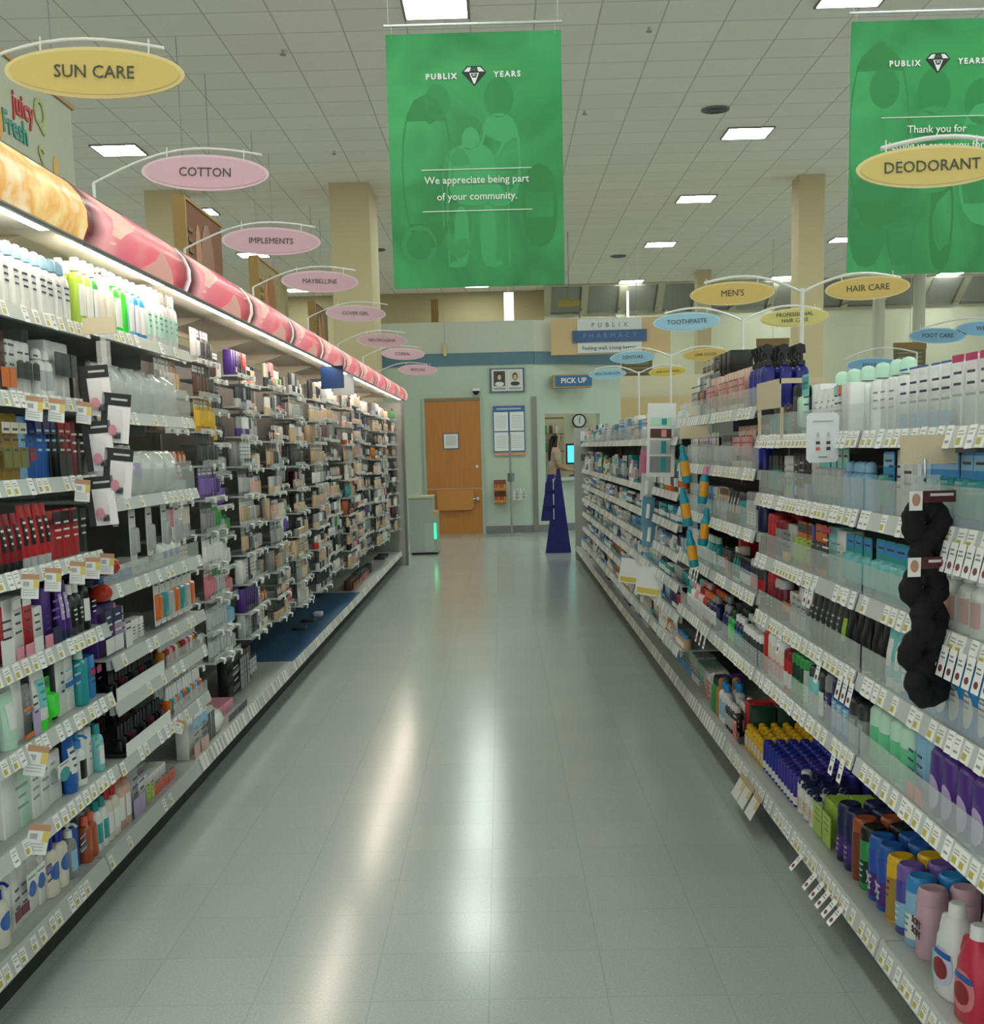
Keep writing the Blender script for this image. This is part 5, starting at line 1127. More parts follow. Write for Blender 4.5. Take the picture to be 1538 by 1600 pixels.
    f(5, n, R1[4], 2.97, 2.07, [(box(.05, .185, .04, 'white', (), 'grey', look='white box with grey print', name='oral_carton'), 3), (None, .02), (box(.055, .205, .04, 'white', ((0, .28, 'sky'), (.97, 1, 'blue')), 'navy', look='tall white box with blue sides', name='tall_carton', oval=None), 5, .012), (box(.06, .215, .05, 'white', ((.9, 1, 'magenta'),), look='white box with magenta top', name='tall_carton'), 4)], b)
    hs(.86)
    f(4, n, R1[3], 2.97, 2.07, [(card(.07, .165, 'azure', 'teal', 'sky', look='azure brush pack', name='brush_pack'), 2, .004), (box(.05, .17, .04, 'white', (), 'navy', look='white box with navy print', name='oral_carton'), 2), (box(.065, .19, .04, 'white', ((.1, .3, 'ivory'),), look='white box with ivory band', name='oral_carton'), 1), (card(.07, .165, 'azure', 'teal', 'sky', look='azure brush pack', name='brush_pack'), 8, .004)], b)
    f(3, n, R1[2], 2.97, 2.07, [(card(.07, .16, 'teal', 'aqua', 'azure', look='teal razor pack', name='razor_pack'), 5, .003), (card(.06, .15, 'teal', 'white', 'navy', look='teal pack with white bubble', name='razor_pack'), 1), (bottle(.06, .14, .04, 'white', 'white', 'flip', 'coral', 'orange', look='white bottle with coral label', name='baby_bottle'), 4, .006)], b)
    f(2, n, R1[1], 2.97, 2.07, [(tube(.05, .16, .04, 'black', 'black', look='black tube', name='cream_tube'), 2, .006), (tube(.055, .16, .04, 'aqua', 'white', 'white', look='aqua tube', name='cream_tube'), 2, .006), (stick(.068, .165, .04, 'azure', 'azure', 'white', 'grey', True and None or None or 'grey', look='azure stick with white label', oval=True) if False else stick(.068, .165, .04, 'azure', 'azure', 'white', 'grey', look='azure stick with white label', oval=True), 8, .006)], b)
    f(1, n, R1[0], 2.97, 2.07, [(stick(.07, .165, .045, '#69c795', 'mint', None, look='mint green stick', oval=True), 4, .006, 2), (box(.055, .16, .04, 'sky', ((.0, .25, 'coral'),), 'navy', look='sky blue box with coral foot', name='razor_carton'), 2), (stick(.075, .165, .045, 'purple', 'purple', 'lavender', look='purple stick with pale oval', oval=True), 4, .006, 2)], b)
right_near()
def right_base():
    hs(.65); Z = .165; X = RXF + .028
    def line(p, ys, label, group, rows=1, x=X, rg=.004):
        for k, y in enumerate(ys):
            for r in range(rows):
                place(p, x + .02 + r * (p.d + rg), y, Z, -1, f'{label}, {ordn(k + 1)} from far end' + (f', {ordn(r + 1)} row' if r else ''), group, random.uniform(-.06, .06))
    fr = lambda a, b, n: [a + (b - a) * k / max(n - 1, 1) for k in range(n)]
    line(bottle(.05, .15, .045, 'yellow', 'yellow', 'dome', 'ivory', 'coral', name='travel_bottle', look='y', e=2.2), fr(5.02, 4.71, 6), 'yellow travel bottle on razor bay base shelf', 'yellow travel bottles', 6)
    line(can(.042, .17, 'cobalt', 'cobalt', 'white', caph=.45, name='roll_on_stick', look='b'), fr(4.66, 4.45, 5), 'blue domed roll on, razor bay base shelf', 'blue domed roll ons', 6)
    line(can(.042, .165, '#3a2c9a', '#40339e', 'white', caph=.45, name='roll_on_stick', look='b'), fr(4.40, 4.16, 6), 'violet blue domed roll on the base shelf', 'violet domed roll ons', 6)
    line(bottle(.065, .2, .05, 'white', 'navy', 'spray', 'ivory', 'coral', name='trigger_bottle', look='w'), fr(4.09, 3.93, 3), 'white spray bottle with navy trigger on the base shelf', 'white trigger bottles', 3)
    place(bottle(.075, .2, .06, 'white', 'white', 'flip', 'blush', name='trigger_bottle', look='tall'), X + .03, 4.14, Z, -1, 'tall white bottle with white cap before the navy trigger bottles', 'white trigger bottles')
    line(box(.1, .18, .07, 'lime', ((.05, .9, 'lime'),), 'olive', name='wipes_carton'), [3.83, 3.72], 'lime green patterned box on the base shelf', 'lime boxes', 2)
    line(can(.072, .27, 'navy', 'navy', 'purple', 'silver', .25, look='n', name='spray_can'), fr(3.60, 3.515, 2), 'navy spray can on the base shelf', 'navy spray cans', 3)
    line(can(.072, .275, 'chestnut', 'copper', 'chestnut', look='c'), [3.435], 'brown spray can on the base shelf', 'brown spray cans', 3)
    line(can(.072, .275, 'green', 'black', 'forest', 'mint', look='c'), [3.355], 'green spray can with black cap on the base shelf', 'green spray cans', 3)
    line(can(.072, .275, '#2a4fb0', 'blue', 'purple', 'white', .2, look='c', labz=(.1, .55)), fr(3.275, 3.195, 2), 'blue spray can with purple label on the base shelf', 'blue spray cans', 3)
    line(can(.072, .27, 'yellow', 'yellow', 'gold', 'crimson', .14, look='c', labz=(.05, .8)), [3.115], 'yellow spray can on the base shelf', 'yellow spray cans', 3)
    line(can(.072, .275, '#4a4aa0', 'violet', 'sky', 'white', look='c'), [3.037], 'violet spray can on the base shelf', 'violet spray cans', 3)
    line(can(.072, .27, 'sky', 'azure', 'white', 'teal', look='c'), [2.96], 'sky blue spray can on the base shelf', 'sky blue spray cans', 3)
    pk = can(.073, .265, '#cfa9b8', '#cfa9b8', look='c')
    for k, (y, dx) in enumerate(((2.88, .0), (2.88, .078), (2.88, .156))):
        o = place(pk, X + .02 + dx, y, Z, -1, f'pale pink spray can on the base shelf, {ordn(k + 1)} back from the rail', 'pale pink spray cans')
        if k < 2:
            for t, zz in (('SOFT', .085), ('SOFT', .06)): lettering(t, .026, (.0012, .0, zz), M('#5a4a55'), o, rot=(PI / 2, 0, PI / 2))
    for k in range(2):
        y = 3.275 - .08 * k
        l = lettering('X', .05, (X + .0185, y, Z + .055), M('#d9dcea'), None, rot=(PI / 2, 0, -PI / 2))
        for o in C.objects:
            if o.name.startswith('spray_can') and abs(o.location.y - y) < .02 and abs(o.location.x - X - .02) < .006:
                l.parent = o; l.location = (.0015, 0, .055); l.rotation_euler = (PI / 2, 0, PI / 2); break
    line(bottle(.06, .15, .05, 'aqua', 'mint', 'dome', name='baby_bottle', look='g'), [2.76], 'clear green bottle with pale domed cap by the jugs', 'baby bottles', 2)
    wj = jug(.105, .215, .075, 'white', 'white', '#c9cde6', look='white'); pj = jug(.105, .215, .075, '#c8304c', 'white', 'rose', look='pink')
    place(wj, X + .0, 2.66, Z, -1, 'white jug with blue and red label on the base shelf', 'jugs', .15)
    place(pj, X - .0, 2.53, Z, -1, 'pink red jug with white cap at the picture corner', 'jugs', .15)
    place(pj, X + .09, 2.53, Z, -1, 'pink red jug standing behind the corner jug', 'jugs', .1)
    place(wj, X + .09, 2.66, Z, -1, 'white jug standing behind the labelled white jug', 'jugs', .1)
right_base()
def right_mid():
    X = RXS; hs(.8)
    face = lambda c: box(.05, .19, .045, 'blush', ((.0, .18, 'white'), (.3, .75, c)), 'brown', name='hair_dye_carton', look=f'{c} hair dye box', lines=2)
    for bi in (2, 3):
        y0, y1 = RYS[bi], RYS[bi + 1]; b = RBAY[bi]; n = 6
        sp = bottle(.055, .26, .05, '#1a1f78', 'black', 'spray', 'cobalt', name='spray_bottle', look='blue spray bottle with black head')
        if bi == 2:
            fill(-1, X, R3[4], y0 + .01, y1 - .01, [(sp, 4, .008, 3), (box(.05, .12, .03, 'white', ((.2, .7, 'silver'),), name='hair_dye_carton', look='small white box'), 1)] + [(face(c), 1, .004, 2) for c in ('rose', 'blush', 'rose', 'sand', 'pink', 'blush', 'rose', 'sand', 'rose', 'blush')], SH(5, n, b))
            fill(-1, X, R3[3], y0 + .01, y1 - .01, [(bottle(.05, .17, .045, '#1a1f78', 'navy', 'flip', 'cobalt', name='spray_bottle', look='blue flip bottle'), 3, .004)] + [(face(c), 1, .004) for c in ('rose', 'pink', 'blush', 'rose', 'pink', 'sand', 'rose')] + [(card(.05, .16, 'grey', 'silver', 'charcoal', name='comb_pack', look='grey comb pack'), 6, .006)], SH(4, n, b))
            fill(-1, X, R3[2], y0 + .01, y1 - .01, [(can(.05, .15, 'navy', 'silver', name='hair_can', look='navy can with silver cap'), 2), (can(.055, .16, 'silver', 'grey', 'white', 'charcoal', name='hair_can', look='silver can with white label'), 3, .004, 2), (can(.05, .15, 'teal', 'charcoal', name='hair_can', look='teal can'), 2), (tube(.05, .15, .04, 'charcoal', 'black', 'silver', name='hair_tube', look='charcoal hair tube'), 5, .01), (card(.06, .16, 'beige', 'silver', 'brown', name='comb_pack', look='beige comb pack'), 3)], SH(3, n, b))
            fill(-1, X, R3[1], y0 + .01, y1 - .01, [(can(.045, .14, 'charcoal', 'silver', 'red', name='hair_can', look='charcoal can with silver top'), 4, .004, 2), (can(.045, .13, 'navy', 'black', 'white', name='hair_can', look='navy small can'), 4), (tube(.05, .13, .035, 'forest', 'mint', 'teal', name='hair_tube', look='forest green tube'), 3), (box(.05, .15, .05, 'ivory', look='ivory small carton', name='hair_dye_carton'), 1), (box(.05, .19, .1, 'red', ((0, .5, 'coral'),), name='hair_dye_carton', look='tall red box'), 1), (box(.06, .12, .04, 'charcoal', ((.3, .7, 'white'),), name='hair_dye_carton', look='charcoal and white box'), 4)], SH(2, n, b))
            fill(-1, X, R3[0], y0 + .01, y1 - .01, [(can(.042, .14, 'charcoal', 'white', 'navy', 'white', name='hair_can', look='charcoal can with white cap'), 7, .006, 3), (bottle(.05, .16, .04, 'navy', 'white', 'flip', 'teal', name='hair_bottle', look='navy bottle with white cap'), 3, .006, 2), (bottle(.06, .17, .045, 'green', 'forest', 'dome', 'neon', name='hair_bottle', look='green bottle'), 2, .004, 2), (bottle(.06, .17, .045, 'navy', 'grey', 'dome', 'purple', name='hair_bottle', look='navy bottle with grey cap'), 2)], SH(1, n, b))
        else:
            fill(-1, X, R3[4], y0 + .01, y1 - .01, [(face(c), 1, .004) for c in ('rose', 'pink', 'blush', 'rose')] + [(box(.035, .22, .05, c, ((.3, .6, d),), name='hair_dye_carton', look=f'tall {c} box'), 2, .006) for c, d in (('grey', 'black'), ('ivory', 'amber'), ('silver', 'charcoal'), ('grey', 'silver'), ('white', 'lavender'))], SH(5, n, b))
            for k in range(4):
                place(box(.085, .125, .09, 'black', ((.3, .55, 'charcoal'), (.1, .2, 'grey')), 'grey', name='hair_tool_box', look='x'), X + .03, 5.16 + k * .11 - (.0), R3[4] + .154, -1, f'black hair tool box on top of the dye boxes, {ordn(k + 1)} from the near end', 'black hair tool boxes')
            fill(-1, X, R3[3], y0 + .01, y1 - .01, [(card(.055, .17, c, 'silver', 'white', name='comb_pack', look=f'{c} comb pack'), 3, .01) for c in ('ivory', 'lavender', 'beige', 'grey')], SH(4, n, b))
            fill(-1, X, R3[2], y0 + .01, y1 - .01, [(box(.055, .15, .05, c, ((.1, .5, 'sky'),), name='hair_dye_carton', look=f'{c} box with sky foot'), 3, .006) for c in ('ivory', 'azure', 'navy', 'sky', 'sand')], SH(3, n, b))
            fill(-1, X, R3[1], y0 + .01, y1 - .01, [(bottle(.05, .16, .045, c, d, 'flip', 'white', name='hair_bottle', look=f'{c} bottle with {d} cap'), 3, .006) for c, d in (('teal', 'mint'), ('aqua', 'white'), ('green', 'teal'), ('ivory', 'white'), ('navy', 'sky'))], SH(2, n, b))
            fill(-1, X, R3[0], y0 + .01, y1 - .01, [(bottle(.05, .17, .045, c, d, 'flip', 'white', name='hair_bottle', look=f'{c} bottle with {d} cap'), 2, .006, 2) for c, d in (('navy', 'grey'), ('charcoal', 'orange'), ('red', 'coral'), ('ivory', 'red'), ('pink', 'white'), ('white', 'pink'), ('teal', 'aqua'))], SH(1, n, b))
    # base shelf beyond the yellow bottles
    XB_ = RXF
    fill(-1, XB_ + .02, .165, 5.06, 6.02, [(box(.06, .19, .1, 'forest', ((.0, .3, 'charcoal'),), name='soap_carton', look='dark green pack'), 1, .006, 2), (box(.07, .2, .1, 'red', ((0, .5, 'coral'),), 'white', name='soap_carton', look='red wrapped pack'), 1, .006, 2), (bottle(.04, .16, .04, 'charcoal', 'white', 'dome', 'silver', name='hair_bottle', look='dark bottle with white tip'), 5, .006, 3), (bottle(.07, .22, .05, 'white', 'azure', 'flip', 'sky', name='hair_bottle', look='white bottle with azure cap'), 2, .006, 2), (bottle(.09, .22, .06, 'amber', 'amber', 'dome', name='hair_bottle', look='large amber bottle'), 1, .006, 2), (bottle(.05, .2, .045, 'green', 'forest', 'flip', name='hair_bottle', look='green slim bottle'), 2, .004, 2), (box(.06, .19, .06, 'purple', ((.85, 1, 'white'),), name='soap_carton', look='purple box'), 1, .004, 2), (box(.06, .19, .06, 'white', ((.2, .8, 'coral'),), name='soap_carton', look='white and coral box'), 1)], 'base shelf of the hair dye bay')
right_mid()
def right_far():
    hs(1)
    cols = ['white', 'sky', 'azure', 'white', 'teal', 'navy', 'aqua', 'ivory', 'blue', 'silver', 'mint', 'white']
    warm = ['tan', 'sand', 'gold', 'amber', 'ivory']
    for bi in range(4, 12):
        y0, y1 = RYS[bi], RYS[bi + 1]; b = RBAY[bi]
        big = 1 if bi < 6 else 1.25 if bi < 9 else 1.55
        for li, z in enumerate([.165] + R5):
            gap = ([.165] + R5 + [1.68])[li + 1] - z - .05; h0 = min(gap * .8, .2)
            runs = []; used = 0
            pal = warm if li == 1 and bi < 8 else cols + (['red', 'orange', 'green', 'pink'] if (li in (2, 6) or bi > 8) else [])
            while used < y1 - y0:
                c = random.choice(pal); c2 = random.choice(['white', 'white', 'navy', 'azure', 'grey', 'teal'])
                k = random.choice(['box', 'box', 'bottle', 'tube', 'card'] if li else ['box', 'bottle', 'bottle'])
                if bi in (4, 5) and li == 0: k = 'box'; c = random.choice(['aqua', 'white', 'mint']); 
                h = round(h0 * random.choice((.8, .9, 1.0)), 2)
                if k == 'box': p = box(round(.06 * big, 3), h, .05, c, ((.2, .5, c2),), name='toothpaste_carton' if bi < 7 else 'far_toothpaste_carton', look=f'{c} carton, {c2} band', lines=2)  # all toothpaste cartons; the farther bays just use another object name
                elif k == 'bottle': p = bottle(round(.062 * big, 3), h, .05, c, c2, 'flip', 'white' if c != 'white' else 'sky', name='mouthwash_bottle', look=f'{c} bottle with {c2} cap')
                elif k == 'tube': p = tube(round(.05 * big, 3), h, .04, c, c2, 'white', name='toothpaste_tube', look=f'{c} tube with {c2} cap')
                else: p = card(round(.055 * big, 3), h, c, 'silver', c2, name='dental_pack', look=f'{c} pack with {c2} header')
                nn = random.choice([2, 3, 4]); runs.append((p, nn, .006 * big, 2 if li == 0 and bi < 7 else 1)); used += nn * (p.w + .006 * big)
            fill(-1, (1.02 if bi > 9 else RXS) if li else RXF + .03, z, y0 + .012, y1 - .01, runs, SH(li, 8, b))
right_far()

# ------------------------------------------------------------------ clip strips, sale tags, shelf signs
def hang_tags():
    mb = MB(); mb.box(0, -.032, -.085, .0012, .032, 0, M('#e6e6e2', .4)); mb.box(.0012, -.032, -.018, .0017, .032, 0, M('#b98f70')); mb.box(.0012, .012, -.05, .0017, .031, -.018, M('#d3c36a'))
    sm = mb.mesh('sale_tag'); pr = MB(); pr.box(.0012, -.026, -.042, .0018, -.004, -.026, M('#a9abad'))
    for k in range(3): pr.box(.0012, -.026, -.056 - .009 * k, .0018, .02, -.053 - .009 * k, M('#b9bcc0'))
    pm = pr.mesh('print')
    def sale(x, y, z, s, label, sc=1, rx=0):
        o = bpy.data.objects.new('sale_tag', sm); C.objects.link(o); o.location = (x, y, z); o.rotation_euler = (rx, s * -.0 , (0 if s > 0 else PI) + (-.75 if s > 0 else .6)); o.scale = (1, sc * .72, sc * .72)
        tag(o, label, 'tag', 'sale tags on shelf rails'); c = bpy.data.objects.new('print', pm); C.objects.link(c); c.parent = o
    for lv, ys, nm in ((5, (3.2, 3.36, 3.58), 'sixth'), (4, (3.52, 3.65), 'fifth'), (3, (3.08, 3.24, 3.43, 3.56, 3.69), 'fourth')):
        for k, y in enumerate(ys): sale(LXS + .03, y, L1[lv] - .005, 1, f'white and yellow sale tag, {ordn(k + 1)} along the {nm} lotion shelf above the base', 1, -.12)
    sale(LXS + .03, 3.05, L1[1] + .0, 1, 'large white sale tag low on the lotion bay, with a brown header', 1.25, -.3)
    sale(LXS + .03, 3.02, L1[0] + .03, 1, 'large white sale tag on the lowest raised lotion shelf', 1.25, -.3)
    sale(LXS + .03, 4.4, L2[0] + .0, 1, 'plain white tag under the polish trays of the cotton bay', .8, -.4)
    # narrow hang tags on the deodorant side
    mb = MB(); mb.box(0, -.019, -.075, .001, .019, 0, M('#efefec', .4)); tm = mb.mesh('hang_tag'); pr = MB()
    pr.loft([[(xx, .011 * math.cos(t), -.055 + .009 * math.sin(t)) for t in (2 * PI * k / 8 for k in range(8))] for xx in (.001, .0016)], M('#7a3b40')); pr.box(.001, -.012, -.03, .0016, .012, -.026, M('#888')); pr.box(.001, -.012, -.02, .0016, .006, -.016, M('#888')); pm2 = pr.mesh('print')
    def hang(x, y, z, label, tilt=.5):
        o = bpy.data.objects.new('hang_tag', tm); C.objects.link(o); o.location = (x, y, z); o.rotation_euler = (0, -tilt, PI); o.scale = (1, .9, .78); tag(o, label, 'tag', 'narrow hang tags on the deodorant side'); c = bpy.data.objects.new('print', pm2); C.objects.link(c); c.parent = o
    for lv, ys, nm in ((3, [2.27 - .042 * k for k in range(-3, 5)], 'fourth shelf of baby care'), (2, [2.3 - .045 * k for k in range(-3, 6)], 'third shelf of baby care'), (2, [3.42, 3.37], 'third shelf of toothbrush'), (1, [3.75, 3.28, 3.07, 3.02, 2.97], 'second shelf of toothbrush'), (0, [3.12, 3.04], 'first raised toothbrush shelf'), (0, [5.35, 5.25, 5.15], 'first raised razor shelf'), (1, [5.55, 5.5, 5.42, 5.35], 'second raised razor shelf')):
        for k, y in enumerate(ys): hang(RXS - .018, y, ([*R1][lv] if y < 4.2 else R3[lv]) - .02, f'narrow white hang tag, {ordn(k + 1)} on the {nm} rail', .22)
    for k, y in enumerate((3.72, 3.55, 3.47, 3.40, 3.33, 3.27)): hang(RXF - .024, y, .14, f'narrow white hang tag, {ordn(k + 1)} on the base rail before the lime boxes', .7)
    for k, y in enumerate((4.62, 4.50, 4.36)):
        mb = MB(); mb.box(0, -.055, -.09, .0012, .055, 0, M('#d9dad4', .4)); mb.box(.0012, -.055, -.02, .002, .055, 0, M('#b99f78')); mb.box(.0012, .02, -.05, .002, .05, -.02, M('#c9bd72')); o = ob('sale_tag', mb, None, (RXF - .026, y, .15), (0, -.5, PI)); tag(o, f'broad white sale tag under the yellow travel bottles, {ordn(k + 1)} from far end', 'tag', 'broad sale tags')
    for k, (y, z) in enumerate(((8.0, .62), (7.0, .66))):
        mb = MB(); mb.box(0, -.13, -.16, .0015, .13, 0, M('#dcdedb', .4)); mb.box(.0015, -.11, -.15, .002, .11, -.12, M('#c9b94a')); o = ob('sale_tag', mb, None, (RXS - .02, y, z + .06), (0, -.2, PI + .5)); tag(o, ('larger' if k else 'smaller') + ' pale sale card with a yellow foot on the far deodorant shelves', 'tag', 'sale cards')
hang_tags()
def clip_strips():
    # scrunchies
    tanm = M('#cfc3a4', .5)
    o = empty('clip_strip', (.80, 2.40, .93)); tag(o, 'clear clip strip with a tan card holder carrying black scrunchies', 'clip strip')
    mb = MB(); mb.box(-.012, 0, .0, .012, .0015, .43, FILM); ob('strip', mb, o)
    mb = MB(); mb.box(-.04, .006, .42, .065, .02, .475, tanm); ob('card_holder', mb, o)
    mb = MB(); mb.tube([(.0, -.002, .43), (0, -.006, .40), (.002, 0, .385)], .003, CHROME, 6); ob('hook', mb, o)
    mb = MB(); mb.box(-.025, -.003, .33, .03, -.001, .40, FILM); ob('sleeve', mb, o)
    mb = MB(); mb.box(.06, .004, .44, .1, .016, .462, M('#77736a')); ob('clamp', mb, o)
    bk = noisy('velvet', '#060607', '#0c0c0e', 60, .9)
    for k in range(6):
        z = 1.272 - .062 * k
        mb = MB(); R, n1, n2 = .026, 48, 10; rings = []
        rnd = random.Random(k)
        for a in range(n1):
            t = 2 * PI * a / n1; rr = .0235 + .0016 * math.cos(5 * t + k) + .0012 * math.cos(11 * t + 2 * k) + rnd.uniform(-.0006, .0006); c = Vector((R * math.cos(t), 0, R * math.sin(t))); u = Vector((math.cos(t), 0, math.sin(t)))
            rings.append([c + u * (rr * math.cos(2 * PI * j / n2)) + Vector((0, rr * .85 * math.sin(2 * PI * j / n2), 0)) for j in range(n2)])
        rings.append(rings[0]); mb.loft(rings, bk, (0, 0))
        s = ob('scrunchie', mb, None, (.805 + (.008 if k % 2 else -.004), 2.385, z - .03), (0, 0, .1) if k in (0, 2) else (.25 * (-1) ** k, .2 * k, .5 - .2 * (k % 3)), sharp=3); tag(s, f'black velvet scrunchie, {ordn(k + 1)} from the top of the clip strip', 'scrunchie', 'black scrunchies on the clip strip')
        if k in (0, 2):
            q = MB(); q.box(-.042, -.001, .034, .045, .0, .056, M('#4a1a22')); q.box(-.045, -.002, .02, -.02, -.001, .056, 'white'); cd = ob('backing_card', q, s, (-.002, -.03, .004))
            q = MB(); q.box(-.005, -.002, .046, .04, -.001, .051, M('#d9cfd0')); q.loft([[(-.0325 + .008 * math.cos(t), yy, .04 + .012 * math.sin(t)) for t in (2 * PI * i / 10 for i in range(10))] for yy in (-.003, -.002)], M('#b98a70')); ob('print', q, cd)
    # black and white blister cards, lit side
    o = empty('clip_strip', (-1.13, 3.66, 1.45)); tag(o, 'clip strip of black and white device packs hanging from the cotton bay', 'clip strip')
    mb = MB(); mb.box(-.008, 0, -.25, .008, .0015, .32, FILM); ob('strip', mb, o)
    mb = MB(); mb.box(-.055, -.004, .30, .04, .004, .345, tanm); ob('card_holder', mb, o)
    mb = MB(); mb.box(-.02, -.003, .21, .02, -.001, .28, FILM); ob('sleeve', mb, o)
    for k in range(5):
        x = -1.125 + (.015 if k % 2 else -.018); z = 1.52 - .078 * k
        mb = MB(); mb.box(-.04, 0, 0, .04, .0015, .14, M('#e3e1e3', .3))
        c = ob('device_pack', mb, None, (x, 3.64 - .006 * k if k % 2 else 3.625 - .006 * k, z), (0, .12 * (1 if k % 2 else -.6), .25)); tag(c, f'black and white pack with pink device, {ordn(k + 1)} down the clip strip', 'blister pack', 'device packs on the clip strip')
        q = MB(); q.box(-.04, -.001, .105, .04, 0, .14, 'black'); q.box(-.04, -.001, 0, -.022, 0, .105, 'black'); q.box(-.015, -.0016, .12, .03, -.001, .126, 'silver'); ob('print', q, c)
        q = MB(); q.loft([[(a * e - .005, yy, .05 + b * e) for a, b in ((-.014, -.035), (.02, -.035), (.026, .0), (.02, .045), (-.008, .05), (-.018, .01))] for yy, e in ((-.001, 1), (-.012, .9), (-.015, .7))], FILM); ob('bubble', q, c)
        q = MB(); q.loft([[(-.006 + .012 * math.cos(t), yy, .035 + .016 * math.sin(t)) for t in (2 * PI * i / 10 for i in range(10))] for yy in (-.0135, -.002)], M('#c8607c')); q.cyl((.008, -.006, .012), (.008, -.006, .03), .009, 'charcoal', 8); ob('device', q, c)
    # teal tube toys
    o = empty('clip_strip', (.79, 5.18, 1.0)); tag(o, 'clip strip of teal and orange bottles on the hair dye bay', 'clip strip')
    mb = MB(); mb.box(-.012, 0, -.1, .012, .002, .42, FILM); ob('strip', mb, o)
    mb = MB(); mb.box(-.06, -.004, .42, .06, .004, .47, tanm); ob('card_holder', mb, o)
    for k in range(5):
        p = MB(); p.sup([(0, .018, .018), (.01, .02, .02), (.1, .02, .02), (.12, .012, .012)], M('#1793a8', .3), 12)
        b = ob('toy_bottle', p, None, (.785 + (.03 if k % 2 else -.028) * (1 if k < 4 else .2), 5.16 - .01 * k, 1.24 - .085 * k), (0, (.12 if k % 2 else -.15), 0)); tag(b, f'teal bottle with orange label, {ordn(k + 1)} down the clip strip of the hair dye bay', 'bottle', 'teal bottles on the clip strip')
        q = MB(); q.sup([(.12, .013, .013), (.15, .01, .01), (.155, .004, .004)], M('#1793a8' if k != 1 else '#e388a6', .3), 10); ob('cap', q, b)
        q = MB(); wrap(q, [(0, .02, .02), (.12, .02, .02)], -2.6, -.5, .03, .09, M('#e8a024'), 0, .001, 8, 3); ob('label_print', q, b)
    # pink card strip, leaflet panel, white shelf sign, blue headers
    o = empty('clip_strip', (.80, 7.1, 1.1)); tag(o, 'clip strip of pink packs on the far deodorant shelves', 'clip strip')
    mb = MB(); mb.box(-.015, 0, -.3, .015, .002, .4, FILM); ob('strip', mb, o)
    for k in range(4):
        mb = MB(); mb.box(-.035, 0, 0, .035, .002, .15, M('#d98aa5' if k < 1 else '#6f9fb0' if k > 1 else '#dcdcda', .4)); c = ob('dental_card', mb, None, (.8 + .005 * k, 7.08 - .004 * k, 1.22 - .13 * k), (0, .1, .1)); tag(c, f'{"pink" if k < 1 else "blue green" if k > 1 else "white"} carded pack, {ordn(k + 1)} down the far clip strip', 'pack', 'carded packs on the far strip')
        q = MB(); q.cyl((0, -.008, .03), (0, -.008, .11), .011, M('#c2568a' if k < 1 else 'white'), 8); ob('bubble', q, c)
    o = empty('leaflet_panel', (.79, 6.3, 1.24)); o.rotation_euler = (0, .03, 0); tag(o, 'white hanging leaflet panel with picture tiles over the far bays', 'sign')
    mb = MB(); mb.box(-.07, 0, 0, .07, .004, .36, 'white'); ob('panel', mb, o)
    for z0, z1, c in ((.25, .29, 'mint'), (.19, .235, 'brown'), (.11, .18, 'silver'), (.02, .1, 'grey')):
        mb = MB(); mb.box(-.055, -.002, z0, .05, 0, z1, M(c)); mb.box(.0, -.004, z0 + .005, .025, -.002, z1 - .005, M('teal' if c != 'brown' else 'pink')); ob('print', mb, o)
    o = empty('shelf_sign', (.80, 3.16, 1.345)); tag(o, 'white shelf sign showing two small bottles, on the toothbrush bay', 'sign')
    mb = MB(); n = .008; mb.loft([[(px, yy, pz) for px, pz in ((-.04 + n, 0), (.04 - n, 0), (.04, n), (.04, .122 - n), (.04 - n, .122), (-.04 + n, .122), (-.04, .122 - n), (-.04, n))] for yy in (0, .003)], M('#e6e6ea', .4)); ob('panel', mb, o)
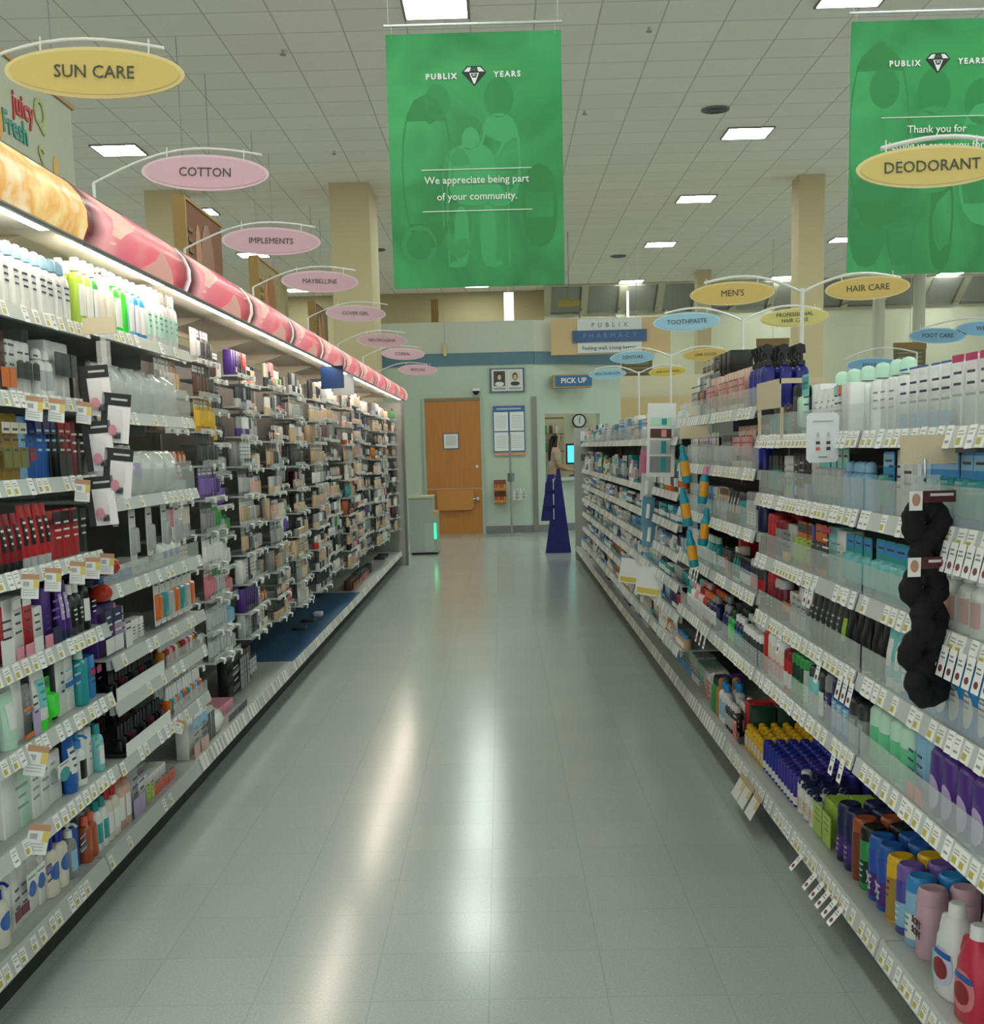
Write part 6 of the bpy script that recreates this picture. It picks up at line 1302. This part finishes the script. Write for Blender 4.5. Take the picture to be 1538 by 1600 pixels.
    for s, c in ((-.012, 'coral'), (.014, 'charcoal')):
        mb = MB(); mb.box(s - .005, -.001, .03, s + .005, 0, .062, M('#d6d6d8')); mb.box(s - .005, -.0015, .045, s + .005, -.0005, .052, 'charcoal'); mb.box(s - .005, -.0015, .03, s + .005, -.0005, .038, M(c)); mb.box(s - .003, -.001, .062, s + .003, 0, .074, M('#b9bbbd')); ob('print', mb, o)
    mb = MB(); mb.box(-.025, -.001, .1, .025, 0, .103, M('#aaa')); ob('print', mb, o)
    mb = MB(); mb.box(-.01, -.001, .012, .012, 0, .015, M('#888')); ob('print', mb, o)
    o = empty('shelf_divider', (.835, 3.98, 1.5)); tag(o, 'tan curved divider panel over the top shelf of the toothbrush bay', 'divider')
    mb = MB(); mb.box(0, -.17, 0, .004, .17, .085, tanm); mb.box(0, -.17, .07, .15, -.165, .085, tanm); ob('panel', mb, o)
    mb = MB(); mb.box(.004, .155, -.095, .012, .17, .0, tanm); mb.box(.004, -.17, -.095, .012, -.16, 0, tanm); ob('support', mb, o)
    for k, (y, z) in enumerate(((8.75, 1.88), (9.35, 1.86))):
        o = empty('header_sign', (-1.22, y, z)); o.rotation_euler = (0, 0, -.35); tag(o, ('dark blue' if k == 0 else 'grey') + ' header sign jutting out under the lit canopy', 'sign')
        mb = MB(); mb.box(0, -.005, -.05, .17, .005, .10, M('#203a66' if k == 0 else '#b4b9bc', .4)); ob('sign_face', mb, o)
        mb = MB(); mb.box(-.1, 0, .0, 0, .004, .02, CHROME if k == 0 else M('#2b4a70')); ob('bracket', mb, o)
    # black wands with orange red ends poking out between the lotion and cotton bays
    for k, (y, z, a) in enumerate(((3.70, 1.035, .5), (3.80, .96, -.25))):
        mb = MB(); mb.sup([(0, .02, .02), (.02, .03, .03), (.16, .027, .027), (.175, .02, .02)], M('black', .3), 14)
        o = ob('massage_wand', mb, None, (-1.38, y, z), (.2, PI / 2 - .2, a)); tag(o, f'black wand with orange red end, {"upper" if k == 0 else "lower"} one between the lotion and cotton bays', 'wand', 'black wands')
        mb = MB(); mb.sup([(.175, .022, .022), (.19, .026, .026), (.22, .025, .025), (.235, .012, .012)], M('#b03322', .25), 14); ob('end_cap', mb, o)
clip_strips()
